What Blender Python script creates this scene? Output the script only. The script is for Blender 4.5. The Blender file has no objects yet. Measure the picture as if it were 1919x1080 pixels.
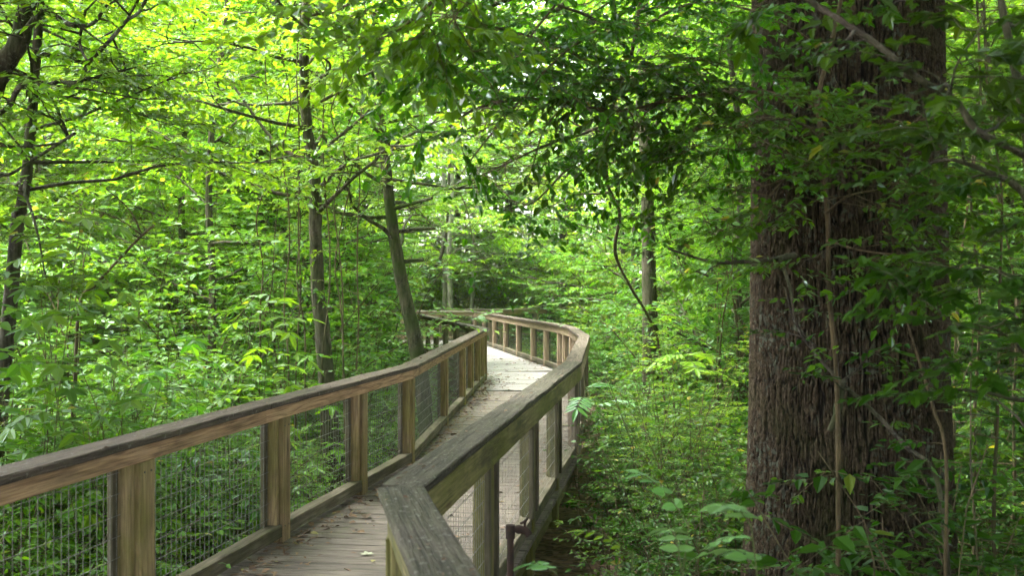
import bpy, math
import numpy as np
from math import radians as R
from mathutils import Vector

# ------------------------------------------------------------------ camera, world, sun, exposure
sc = bpy.context.scene
col = sc.collection
cam = bpy.data.cameras.new('camera'); co = bpy.data.objects.new('camera', cam); col.objects.link(co)
CZ = 1.65
co.location = (0, 0, CZ); co.rotation_euler = (R(90), 0, 0)
cam.sensor_width = 36; cam.lens = 35.0; cam.clip_start = .05; cam.clip_end = 600
sc.camera = co
cam.dof.use_dof = True; cam.dof.focus_distance = 9.5; cam.dof.aperture_fstop = 4.0
F = 1866.0
def at(px, py, D):            # a pixel of the photograph, at depth D, as a point of the place
    return np.array([(px-960)*D/F, D, CZ-(py-540)*D/F])

SUN_EL, SUN_AZ = 62, -70      # azimuth measured from +Y (ahead) to the right
world = bpy.data.worlds.new('World'); sc.world = world; world.use_nodes = True
wn = world.node_tree; wn.nodes.clear()
sky = wn.nodes.new('ShaderNodeTexSky'); sky.sky_type = 'NISHITA'; sky.sun_disc = False
sky.sun_elevation = R(SUN_EL); sky.sun_rotation = R(SUN_AZ); sky.air_density = 1.0; sky.dust_density = 5.0; sky.ozone_density = .6
hs = wn.nodes.new('ShaderNodeHueSaturation'); hs.inputs['Saturation'].default_value = .35
bg = wn.nodes.new('ShaderNodeBackground'); bg.inputs[1].default_value = .15
ow = wn.nodes.new('ShaderNodeOutputWorld')
wn.links.new(sky.outputs[0], hs.inputs['Color']); wn.links.new(hs.outputs[0], bg.inputs[0]); wn.links.new(bg.outputs[0], ow.inputs[0])
sl = bpy.data.lights.new('sun', 'SUN'); sl.energy = 2.0; sl.angle = R(40); sl.color = (1, .97, .9)
so = bpy.data.objects.new('sun', sl); col.objects.link(so)
_d = Vector((math.sin(R(SUN_AZ))*math.cos(R(SUN_EL)), math.cos(R(SUN_AZ))*math.cos(R(SUN_EL)), math.sin(R(SUN_EL))))
so.rotation_euler = _d.to_track_quat('Z', 'Y').to_euler(); so.location = (0, 0, 40)
vs = sc.view_settings; vs.view_transform = 'Standard'; vs.look = 'None'; vs.gamma = 1; vs.use_curve_mapping = False
vs.exposure = 3.92
cy = sc.cycles
cy.max_bounces = 12; cy.diffuse_bounces = 6; cy.glossy_bounces = 2; cy.transmission_bounces = 8; cy.transparent_max_bounces = 4
cy.use_denoising = True
cy.sample_clamp_indirect = 6

# ------------------------------------------------------------------ mesh helpers
rng0 = np.random.default_rng(7)
class Geo:
    """collects quads (numpy) with a material slot per face and an optional grain coordinate per vertex"""
    def __init__(s): s.v = []; s.f = []; s.m = []; s.g = []; s.sm = []; s.n = 0
    def add(s, v, f, m=0, g=None, smooth=True):
        v = np.asarray(v, float).reshape(-1, 3); f = np.asarray(f, int).reshape(-1, 4)
        s.v.append(v); s.f.append(f+s.n); s.m.append(np.full(len(f), m)); s.sm.append(np.full(len(f), smooth))
        s.g.append(v if g is None else np.asarray(g, float)); s.n += len(v)
    def merge(s, o, M=None, off=(0, 0, 0)):
        for v, f, m, sm in zip(*o.cat()):
            w = v if M is None else v@np.asarray(M).T
            s.v.append(w+np.asarray(off)); s.f.append(f+s.n); s.m.append(m); s.sm.append(sm); s.g.append(v); s.n += len(v)
    def cat(s):
        if not s.v: return [[]]*4
        return [[np.concatenate(s.v)], [np.concatenate(s.f)], [np.concatenate(s.m)], [np.concatenate(s.sm)]]
    def build(s, name, mats, parent=None, loc=None, rz=0, grain=False):
        me = bpy.data.meshes.new(name)
        V = np.concatenate(s.v); Fc = np.concatenate(s.f); m = np.concatenate(s.m); sm = np.concatenate(s.sm)
        me.vertices.add(len(V)); me.vertices.foreach_set('co', V.astype(np.float32).ravel())
        me.loops.add(len(Fc)*4); me.polygons.add(len(Fc))
        me.loops.foreach_set('vertex_index', Fc.astype(np.int32).ravel())
        me.polygons.foreach_set('loop_start', np.arange(0, len(Fc)*4, 4, dtype=np.int32))
        me.polygons.foreach_set('material_index', m.astype(np.int32))
        me.polygons.foreach_set('use_smooth', sm.astype(bool))
        for k in (mats if isinstance(mats, (list, tuple)) else [mats]): me.materials.append(k)
        if grain:
            a = me.attributes.new('grain', 'FLOAT_VECTOR', 'POINT')
            a.data.foreach_set('vector', np.concatenate(s.g).astype(np.float32).ravel())
        me.update(calc_edges=True)
        o = bpy.data.objects.new(name, me); col.objects.link(o)
        if parent is not None: o.parent = parent
        if loc is not None: o.location = loc
        if rz: o.rotation_euler = (0, 0, rz)
        return o
def empty(name, loc=(0, 0, 0), rz=0):
    o = bpy.data.objects.new(name, None); col.objects.link(o); o.location = loc; o.rotation_euler = (0, 0, rz)
    o.empty_display_size = .2; return o
def tag(o, label=None, cat=None, group=None, kind=None):
    for k, v in (('label', label), ('category', cat), ('group', group), ('kind', kind)):
        if v: o[k] = v
    return o
def nrm(a): return a/np.maximum(np.linalg.norm(a, axis=-1, keepdims=True), 1e-9)
UP = np.array([0., 0., 1.])

def smooth_path(P, n):
    """Catmull-Rom through the points P, n samples per span"""
    P = np.asarray(P, float); Q = np.vstack([2*P[0]-P[1], P, 2*P[-1]-P[-2]]); out = []
    for i in range(1, len(Q)-2):
        t = np.linspace(0, 1, n, endpoint=False)[:, None]; a, b, c, d = Q[i-1:i+3]
        out.append(.5*((2*b)+(-a+c)*t+(2*a-5*b+4*c-d)*t*t+(-a+3*b-3*c+d)*t**3))
    return np.vstack(out+[P[-1:]])
def tube(g, P, r, ns=6, m=0, bump=0, rng=rng0):
    P = np.asarray(P, float); k = len(P); r = np.broadcast_to(np.asarray(r, float), (k,)) if np.ndim(r) else np.full(k, r)
    T = nrm(np.gradient(P, axis=0)); ref = np.array([1., 0, 0]) if abs(T[:, 0]).mean() < .7 else np.array([0, 1., 0])
    S = nrm(np.cross(T, ref)); U = np.cross(S, T); a = np.arange(ns)*2*np.pi/ns
    rr = r[:, None]*(1+(bump*rng.standard_normal((k, ns)) if bump else 0))
    V = P[:, None]+rr[..., None]*(np.cos(a)[None, :, None]*S[:, None]+np.sin(a)[None, :, None]*U[:, None])
    i = np.arange(k-1)[:, None]*ns; j = np.arange(ns)[None]; j2 = (j+1) % ns
    g.add(V.reshape(-1, 3), np.stack([i+j, i+j2, i+ns+j2, i+ns+j], -1).reshape(-1, 4), m)
def twigs(g, A, B, r, m=0):
    """many thin three-sided sticks at once"""
    A = np.asarray(A); B = np.asarray(B); n = len(A)
    if not n: return
    T = nrm(B-A); S = nrm(np.cross(T, np.array([.3, .2, 1.]))); U = np.cross(S, T); r = np.broadcast_to(r, (n,))[:, None]
    V = np.empty((n, 6, 3))
    for k in range(3):
        w = r*(math.cos(2.094*k)*S+math.sin(2.094*k)*U); V[:, k] = A+w; V[:, 3+k] = B+.45*w
    f = np.array([[0, 1, 4, 3], [1, 2, 5, 4], [2, 0, 3, 5]])
    g.add(V.reshape(-1, 3), (np.arange(n)[:, None, None]*6+f).reshape(-1, 4), m)
def leaves(g, P, D, N, L, W, kind=1, m=0, fold=.18, droop=.15):
    """kind 0: folded diamond; 1: six-point leaf; 2: broad ten-point leaf; 3: three-lobed leaf"""
    n = len(P)
    if not n: return
    D = nrm(D); S = nrm(np.cross(D, N)); Nn = np.cross(S, D)
    L = np.broadcast_to(L, (n,))[:, None]; W = np.broadcast_to(W, (n,))[:, None]*.5
    prof = {0: [(.42, 1)], 1: [(.3, 1), (.68, .72)], 2: [(.1, .55), (.32, 1), (.62, .88), (.86, .42)],
            3: [(-.08, .55), (.12, .6), (.42, 1.), (.45, .5), (.72, .45)]}[kind]
    q = len(prof); V = np.empty((n, 2+2*q, 3)); V[:, 0] = P; V[:, 1] = P+L*D-droop*L*Nn
    for i, (t, w) in enumerate(prof):
        c = P+L*t*D-droop*t*t*L*Nn
        V[:, 2+i] = c+W*w*S+fold*W*w*Nn; V[:, 2+q+i] = c-W*w*S+fold*W*w*Nn
    if kind == 0: f = [[0, 2, 1, 3]]
    elif kind == 1: f = [[0, 2, 3, 1], [0, 1, 5, 4]]
    elif kind == 2:
        f = [[0, 2, 3, 4], [0, 4, 5, 1], [0, 8, 7, 6], [0, 1, 9, 8]]
    else: f = [[0, 2, 3, 4], [0, 4, 5, 6], [0, 6, 1, 1], [0, 9, 8, 7], [0, 11, 10, 9], [0, 1, 11, 11]]
    if kind == 3:
        f = [[0, 2, 3, 4], [0, 4, 5, 6], [0, 9, 8, 7], [0, 11, 10, 9], [0, 6, 1, 11]]
    g.add(V.reshape(-1, 3), (np.arange(n)[:, None, None]*(2+2*q)+np.array(f)).reshape(-1, 4), m, smooth=False)
def rotz(D, a):
    c, s = np.cos(a), np.sin(a); return np.stack([D[..., 0]*c-D[..., 1]*s, D[..., 0]*s+D[..., 1]*c, D[..., 2]], -1)
def sprays(gw, gl, rng, O, D, Ln, k, lf, kind=1, mw=0, ml=0, asp=.5, tw=.0022, wide=55, nj=.35, dr=.15, flat=.5):
    """leafy twigs: origins O, directions D, lengths Ln, k leaves of length lf each, set alternately"""
    M = len(O)
    if not M: return
    Ln = np.broadcast_to(Ln, (M,)); D = D.copy(); D[:, 2] *= flat; D = nrm(D)
    E = O+D*Ln[:, None]-UP*(Ln*dr)[:, None]
    if gw is not None: twigs(gw, O, E, tw, mw)
    t = (np.arange(k)+.8)/k; t = np.clip(t[None]+rng.normal(0, .03, (M, k)), .05, 1)
    P = O[:, None]+(D*Ln[:, None])[:, None]*t[..., None]-UP*(Ln[:, None]*dr*t**1.5)[..., None]
    side = np.where((np.arange(k) % 2) == 0, 1., -1.)[None]*R(wide)*(1-.75*(t > .93)); side = side+rng.normal(0, .3, (M, k))
    LD = rotz(np.broadcast_to(D[:, None], P.shape), side); LD[..., 2] += rng.normal(-.18, .22, (M, k))
    N = UP+rng.normal(0, nj, (M, k, 3)); L = lf*rng.uniform(.6, 1.25, (M, k)); 
    leaves(gl, P.reshape(-1, 3), LD.reshape(-1, 3), N.reshape(-1, 3), L.ravel(), (L*asp*rng.uniform(.85, 1.15, (M, k))).ravel(), kind, ml, droop=.2)

# 2-d value noise, periodic in the first axis when per is given
_T = np.random.default_rng(3).random((512, 512))
def vnoise(x, y, per=None):
    xi = np.floor(x).astype(int); yi = np.floor(y).astype(int); fx = x-xi; fy = y-yi
    fx = fx*fx*(3-2*fx); fy = fy*fy*(3-2*fy)
    w = (lambda i: i % per) if per else (lambda i: i)
    a = _T[w(xi) % 512, yi % 512]; b = _T[w(xi+1) % 512, yi % 512]; c = _T[w(xi) % 512, (yi+1) % 512]; d = _T[w(xi+1) % 512, (yi+1) % 512]
    return (a*(1-fx)+b*fx)*(1-fy)+(c*(1-fx)+d*fx)*fy
def ground_z(x, y):
    return -.82+.22*(vnoise(x*.18+40, y*.18+40)-.5)+.1*(vnoise(x*.7+9, y*.7+9)-.5)+.012*np.maximum(0, y-26)

# ------------------------------------------------------------------ materials
class NT:
    def __init__(s, name):
        s.mat = bpy.data.materials.new(name); s.mat.use_nodes = True; s.t = s.mat.node_tree; s.t.nodes.clear()
        s.out = s.t.nodes.new('ShaderNodeOutputMaterial')
    def n(s, typ, ins=None, **kw):
        nd = s.t.nodes.new(typ)
        for k, v in kw.items(): setattr(nd, k, v)
        for k, v in (ins or {}).items():
            if isinstance(v, bpy.types.NodeSocket): s.t.links.new(v, nd.inputs[k])
            else: nd.inputs[k].default_value = v
        return nd
    def math(s, op, a, b=0., clamp=False):
        nd = s.n('ShaderNodeMath', {0: a, 1: b}, operation=op); nd.use_clamp = clamp; return nd.outputs[0]
    def mix(s, f, a, b, mode='MIX'):
        nd = s.n('ShaderNodeMixRGB', {0: f, 1: a, 2: b}, blend_type=mode); return nd.outputs[0]
    def ramp(s, f, stops):
        nd = s.n('ShaderNodeValToRGB', {0: f}); e = nd.color_ramp.elements
        e[0].position, e[0].color = stops[0][0], c4(stops[0][1]); e[1].position, e[1].color = stops[-1][0], c4(stops[-1][1])
        for p, c in stops[1:-1]: q = e.new(p); q.color = c4(c)
        return nd.outputs[0]
    def noise(s, vec, scale, det=4, rough=.55, dist=0):
        return s.n('ShaderNodeTexNoise', {'Vector': vec, 'Scale': scale, 'Detail': det, 'Roughness': rough, 'Distortion': dist}).outputs[0]
    def mapv(s, vec, sc_): return s.n('ShaderNodeMapping', {'Vector': vec, 'Scale': sc_}).outputs[0]
def c4(c): return (c, c, c, 1) if np.isscalar(c) else (*c, 1)

def leaf_mat(name, c0, c1, tr, gloss=.10, trans=.45, rough=.38):
    """per-leaf colour between c0 and c1, light passing through with the tint tr"""
    t = NT(name); r = t.n('ShaderNodeNewGeometry').outputs['Random Per Island']
    c = t.ramp(r, [(0, c0), (.55, [(a+b)/2 for a, b in zip(c0, c1)]), (.99, c1), (1, (.28, .24, .05))])
    o = t.n('ShaderNodeObjectInfo').outputs['Random']
    c = t.n('ShaderNodeHueSaturation', {'Hue': t.math('ADD', .485, t.math('MULTIPLY', o, .03)), 'Saturation': 1, 'Value': t.math('ADD', .88, t.math('MULTIPLY', o, .24)), 'Color': c}).outputs[0]
    tc = t.mix(1., c, c4(tr), 'MULTIPLY')
    d = t.n('ShaderNodeBsdfDiffuse', {'Color': c}).outputs[0]
    tl = t.n('ShaderNodeBsdfTranslucent', {'Color': tc}).outputs[0]
    m = t.n('ShaderNodeMixShader', {0: trans, 1: d, 2: tl}).outputs[0]
    gl = t.n('ShaderNodeBsdfGlossy', {'Color': (.8, .9, .95, 1), 'Roughness': rough}).outputs[0]
    fr = t.n('ShaderNodeFresnel', {'IOR': 1.4}).outputs[0]
    m = t.n('ShaderNodeMixShader', {0: t.math('MULTIPLY', fr, gloss*10, True), 1: m, 2: gl}).outputs[0]
    t.t.links.new(m, t.out.inputs[0]); return t.mat
LM = dict(
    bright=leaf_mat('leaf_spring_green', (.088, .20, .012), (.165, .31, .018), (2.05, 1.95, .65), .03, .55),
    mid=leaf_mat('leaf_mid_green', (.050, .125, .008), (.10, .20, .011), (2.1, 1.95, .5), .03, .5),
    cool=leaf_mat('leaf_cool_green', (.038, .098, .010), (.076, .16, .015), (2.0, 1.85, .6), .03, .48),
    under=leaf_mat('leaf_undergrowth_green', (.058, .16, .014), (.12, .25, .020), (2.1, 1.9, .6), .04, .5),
    dark=leaf_mat('leaf_deep_shaded_green', (.017, .052, .004), (.036, .090, .006), (2.1, 2.1, .5), .02, .42),  # deep green that also carries the shade of the near right plants
    shade=leaf_mat('leaf_shaded_green', (.026, .080, .004), (.058, .135, .007), (2.1, 2.0, .5), .02, .5),  # leaf green darkened to hold the shade of the overhanging boughs
    pale=leaf_mat('leaf_pale_green', (.10, .235, .06), (.15, .31, .085), (1.6, 1.6, .8), .04, .4, .5),
    broad=leaf_mat('leaf_broad_green', (.045, .13, .016), (.08, .185, .025), (1.9, 1.9, .7), .05, .45, .5),
    yellow=leaf_mat('leaf_yellow_green', (.13, .24, .012), (.19, .30, .016), (1.6, 1.5, .6), .03, .45))

def bark_mat(name, c0, c1, moss=.3, mossc=(.05, .085, .015), lich=.25, sc_=1.):
    t = NT(name); P = t.n('ShaderNodeTexCoord').outputs['Object']
    n1 = t.noise(t.mapv(P, (30*sc_, 30*sc_, 5*sc_)), 1, 5, .65); n2 = t.noise(P, 2.2, 3); n3 = t.noise(P, 38, 3, .6)
    c = t.mix(t.ramp(t.math('MULTIPLY', t.math('ADD', n1, t.noise(t.mapv(P, (14, 14, 4)), 1, 4, .6)), .5), [(.42, 0.), (.57, 1.)]), c4(c0), c4(c1))
    c = t.mix(t.math('MULTIPLY', t.ramp(n2, [(.5-.12, 0.), (.62, 1.)]), moss), c, c4(mossc))
    c = t.mix(t.math('MULTIPLY', t.math('MULTIPLY', t.ramp(n3, [(.56, 0.), (.62, 1.)]), t.ramp(n2, [(.3, 1.), (.6, 0.)])), lich), c, (.30, .31, .26, 1))
    b = t.n('ShaderNodeBump', {'Strength': 1., 'Distance': .025, 'Height': n1}).outputs[0]
    p = t.n('ShaderNodeBsdfPrincipled', {'Base Color': c, 'Roughness': .9, 'Normal': b, 'Specular IOR Level': .25})
    t.t.links.new(p.outputs[0], t.out.inputs[0]); return t.mat
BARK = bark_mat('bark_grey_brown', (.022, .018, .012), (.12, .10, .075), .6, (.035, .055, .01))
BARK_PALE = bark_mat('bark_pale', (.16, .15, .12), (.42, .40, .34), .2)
BARK_MOSS = bark_mat('bark_mossy', (.02, .018, .011), (.12, .105, .07), .9, (.035, .06, .01))
BARK_DARK = bark_mat('bark_dark', (.02, .016, .012), (.075, .06, .045), .35)
TWIG = bark_mat('twig_brown', (.05, .038, .022), (.14, .10, .06), .4)
VINE = bark_mat('vine_tan', (.04, .03, .015), (.105, .075, .04), .1, lich=.1)
STEM = bark_mat('stem_green', (.05, .07, .02), (.10, .12, .04), .1, lich=0)

def wood_mat(name, ca, cb, green=.0, gcol=(.10, .115, .02), grey=0., greycol=(.16, .145, .125), fibre=.3, bump=.35, dirt=.3, lich=0., ring=9., rough=.85):
    """wood grain running along each board: 'grain' holds (along, across, up) in metres"""
    t = NT(name); g = t.n('ShaderNodeAttribute', attribute_name='grain').outputs['Vector']
    P = t.n('ShaderNodeTexCoord').outputs['Object']
    rnd = t.n('ShaderNodeObjectInfo').outputs['Random']; isl = t.n('ShaderNodeNewGeometry').outputs['Random Per Island']
    warp = t.noise(t.mapv(g, (.8, 7, 7)), 1, 2, .45)
    rings = t.n('ShaderNodeMath', {0: t.math('MULTIPLY', warp, ring)}, operation='FRACT').outputs[0]
    rings = t.ramp(rings, [(0, 0.), (.55, .35), (.86, 1.), (1, .1)])
    fine = t.noise(t.mapv(g, (2.5, 110, 110)), 1, 4, .65); fib = t.noise(t.mapv(g, (3.5, 48, 48)), 1, 5, .7)
    crk = t.ramp(t.noise(t.mapv(g, (1.3, 75, 75)), 1, 3, .6), [(.60, 0.), (.70, 1.)])
    big = t.noise(g, 2.3, 4, .6); blot = t.noise(g, 9, 4, .65)
    c = t.mix(t.math('MULTIPLY', rings, .95), c4(ca), c4(cb))
    c = t.mix(.45, c, t.ramp(fine, [(.38, tuple(x*.55 for x in cb)), (.62, tuple(min(1, x*1.3) for x in ca))]))
    if grey: c = t.mix(t.math('MULTIPLY', t.ramp(blot, [(.3, .55), (.6, 1.)]), grey), c, t.mix(t.ramp(fib, [(.36, 0.), (.64, 1.)]), c4(tuple(x*.35 for x in greycol)), c4(tuple(x*1.7 for x in greycol))))
    if green: c = t.mix(t.math('MULTIPLY', t.ramp(big, [(.36, 0.), (.62, 1.)]), green), c, t.mix(t.ramp(fib, [(.3, 0.), (.7, 1.)]), c4(tuple(x*.4 for x in gcol)), c4(gcol)))
    if dirt: c = t.mix(t.math('MULTIPLY', t.ramp(t.noise(t.mapv(g, (2, 9, 9)), 1, 5, .7), [(.5, 0.), (.72, 1.)]), dirt), c, (.022, .02, .014, 1))
    if lich: c = t.mix(t.math('MULTIPLY', t.ramp(t.noise(g, 45, 3, .6), [(.60, 0.), (.66, 1.)]), lich), c, (.38, .38, .33, 1))
    c = t.mix(t.math('MULTIPLY', crk, min(1., .35+grey*.6)), c, (.018, .014, .010, 1))
    kn = t.n('ShaderNodeTexVoronoi', {'Vector': t.mapv(g, (1.6, 7, 7)), 'Scale': 1.}).outputs['Distance']
    c = t.mix(t.math('MULTIPLY', t.ramp(kn, [(.05, .6), (.12, 0.)]), 1), c, (.06, .035, .02, 1))
    c = t.n('ShaderNodeHueSaturation', {'Hue': .5, 'Saturation': 1, 'Value': t.math('ADD', .78, t.math('MULTIPLY', t.math('ADD', rnd, t.math('MULTIPLY', isl, 1.4)), .22)), 'Color': c}).outputs[0]
    h = t.math('SUBTRACT', t.math('ADD', t.math('MULTIPLY', fib, fibre*2), t.math('ADD', fine, t.math('MULTIPLY', rings, .3))), t.math('MULTIPLY', crk, 1.5))
    b = t.n('ShaderNodeBump', {'Strength': bump, 'Distance': .006, 'Height': h}).outputs[0]
    p = t.n('ShaderNodeBsdfPrincipled', {'Base Color': c, 'Roughness': rough, 'Normal': b, 'Specular IOR Level': .3})
    t.t.links.new(p.outputs[0], t.out.inputs[0]); return t.mat
W_CAP = wood_mat('weathered_cap_wood', (.11, .083, .06), (.048, .034, .024), .25, (.055, .055, .02), .85, (.09, .07, .055), 2.2, 1., .7, .25)
W_CAPG = wood_mat('mossy_cap_wood', (.085, .072, .05), (.038, .03, .02), .55, (.045, .05, .016), .8, (.075, .066, .05), 2.4, 1., .75, .3)
W_TAN = wood_mat('tan_rail_wood', (.48, .31, .165), (.14, .070, .030), .12, (.12, .11, .03), .25, (.14, .12, .10), dirt=.45, bump=.5)
W_POST = wood_mat('post_wood', (.36, .255, .13), (.15, .095, .045), .6, (.17, .17, .03), .2, dirt=.5, bump=.5)
W_GREEN = wood_mat('algae_rail_wood', (.19, .165, .07), (.08, .07, .028), .9, (.115, .12, .02), dirt=.85, bump=.7)
W_SILL = wood_mat('sill_wood', (.13, .105, .065), (.06, .046, .028), .7, (.055, .058, .015), .35, dirt=.7, bump=.6)
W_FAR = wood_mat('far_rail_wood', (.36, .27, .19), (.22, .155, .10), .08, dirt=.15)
W_PALE = wood_mat('pale_rail_wood', (.50, .43, .35), (.36, .30, .24), .0, dirt=.1, grey=.4, greycol=(.42, .38, .34))  # paler wood for the far railings
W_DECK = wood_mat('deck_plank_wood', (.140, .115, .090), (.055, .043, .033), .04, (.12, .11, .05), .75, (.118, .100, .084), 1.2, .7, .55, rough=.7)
W_DARK = wood_mat('understructure_wood', (.08, .07, .05), (.04, .035, .025), .4, (.05, .06, .02))
def metal(name, c, rough=.45, met=1., rust=None):
    t = NT(name); P = t.n('ShaderNodeTexCoord').outputs['Object']; n = t.noise(P, 30, 4, .6)
    cc = t.mix(t.ramp(n, [(.35, 0.), (.65, 1.)]), c4(c), c4(rust or tuple(x*.6 for x in c)))
    b = t.n('ShaderNodeBump', {'Strength': .4, 'Distance': .002, 'Height': n}).outputs[0]
    p = t.n('ShaderNodeBsdfPrincipled', {'Base Color': cc, 'Roughness': rough, 'Metallic': met, 'Normal': b})
    t.t.links.new(p.outputs[0], t.out.inputs[0]); return t.mat
WIRE = metal('galvanised_wire', (.21, .21, .19), .6, .3, (.10, .095, .075))
W_DECKP = wood_mat('pale_glare_deck_wood', (.22, .205, .188), (.16, .148, .135), .0, dirt=.3, grey=.7, greycol=(.195, .185, .172), fibre=.5, bump=.3, rough=.65)  # paler far boards, with open-sky glare put into their colour
RUST = metal('rusty_iron', (.045, .022, .014), .85, .2, (.02, .012, .009))
STEEL = metal('nail_steel', (.12, .11, .10), .6, .6)

def ground_mat():
    t = NT('forest_floor'); P = t.n('ShaderNodeTexCoord').outputs['Object']
    v = t.n('ShaderNodeTexVoronoi', {'Vector': P, 'Scale': 16.}); n = t.noise(P, 1.3, 5, .6)
    c = t.mix(t.n('ShaderNodeSeparateColor', {0: v.outputs['Color']}).outputs[0], (.035, .022, .013, 1), (.15, .095, .058, 1))
    c = t.mix(t.ramp(n, [(.45, 0.), (.65, .6)]), c, (.035, .05, .015, 1))
    b = t.n('ShaderNodeBump', {'Strength': 1., 'Distance': .03, 'Height': v.outputs['Distance']}).outputs[0]
    p = t.n('ShaderNodeBsdfPrincipled', {'Base Color': c, 'Roughness': .95, 'Normal': b})
    t.t.links.new(p.outputs[0], t.out.inputs[0]); return t.mat
def litter_mat(name, c0, c1):
    t = NT(name); r = t.n('ShaderNodeNewGeometry').outputs['Random Per Island']
    p = t.n('ShaderNodeBsdfPrincipled', {'Base Color': t.ramp(r, [(0, c0), (.9, c1), (1, (.30, .30, .10))]), 'Roughness': .8})
    t.t.links.new(p.outputs[0], t.out.inputs[0]); return t.mat
LITTER = litter_mat('dead_leaf', (.06, .032, .018), (.24, .15, .085))

# ------------------------------------------------------------------ ground
def make_ground():
    n = 200; xs = np.linspace(-80, 80, n); ys = np.linspace(-50, 130, n)
    X, Y = np.meshgrid(xs, ys, indexing='ij'); Z = ground_z(X, Y)
    i = np.arange(n-1)[:, None]*n+np.arange(n-1)[None]
    g = Geo(); g.add(np.stack([X, Y, Z], -1).reshape(-1, 3), np.stack([i, i+n, i+n+1, i+1], -1).reshape(-1, 4))
    tag(g.build('ground', ground_mat()), kind='structure')
make_ground()

# ------------------------------------------------------------------ boardwalk
def board(g, a, b, w, h, k0=0., k1=0., jit=.0012, seg=.12, up=UP, m=0, cham=.005, rng=rng0):
    """a board between two points of its centre line; w across, h up; k0/k1 mitre slopes"""
    a = np.asarray(a, float); b = np.asarray(b, float); L = np.linalg.norm(b-a); d = (b-a)/L
    s = nrm(np.cross(d, up)); u = np.cross(s, d); n = max(2, int(L/seg)+1)
    W, H, c = w/2, h/2, cham
    ring = np.array([(-W+c, -H), (W-c, -H), (W, -H+c), (W, H-c), (W-c, H), (-W+c, H), (-W, H-c), (-W, -H+c)])
    t = np.linspace(0, 1, n)[:, None]; al = k0*ring[None, :, 0]*(1-t)+(L+k1*ring[None, :, 0])*t
    sj = ring[None, :, 0]+rng.normal(0, jit, (n, 8)); uj = ring[None, :, 1]+rng.normal(0, jit, (n, 8))
    V = a+al[..., None]*d+sj[..., None]*s+uj[..., None]*u
    i = np.arange(n-1)[:, None]*8; j = np.arange(8)[None]; j2 = (j+1) % 8
    f = np.stack([i+j, i+8+j, i+8+j2, i+j2], -1).reshape(-1, 4)
    e = (n-1)*8
    caps = [[0, 1, 2, 3], [0, 3, 4, 7], [7, 4, 5, 6]]
    f = np.vstack([f, caps, np.array(caps)[:, ::-1]+e])
    G = np.stack([al, sj, uj], -1)+rng.uniform(0, 60, 3)
    g.add(V.reshape(-1, 3), f, m, G.reshape(-1, 3), smooth=False)

FAR_X = -2.2
L_PTS = np.array([(-2.85, -.6), (-1.58, 6.22), (-.965, 9.3), (-.50, 17.9), (-2.6, 27.8), (-6.2, 30.2)])
R_PTS = np.array([(.62, -1.1), (-.404, 3.614), (.60, 9.75), (1.10, 15.1), (1.10, 18.3), (.95, 19.8), (.47, 22.3), (-1.15, 31.0), (-6.5, 33.4)])
RAIL_H, CAP_T = .93, .038

def along(P, s):
    d = np.linalg.norm(np.diff(P, axis=0), axis=1); c = np.concatenate([[0], np.cumsum(d)])
    i = min(np.searchsorted(c, s, 'right')-1, len(d)-1); return P[i]+(P[i+1]-P[i])*(s-c[i])/d[i], i
def param_at_y(P, y):
    c = 0
    for i in range(len(P)-1):
        L = np.linalg.norm(P[i+1]-P[i])
        if P[i][1] <= y <= P[i+1][1]: return c+L*(y-P[i][1])/(P[i+1][1]-P[i][1])
        c += L

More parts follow.
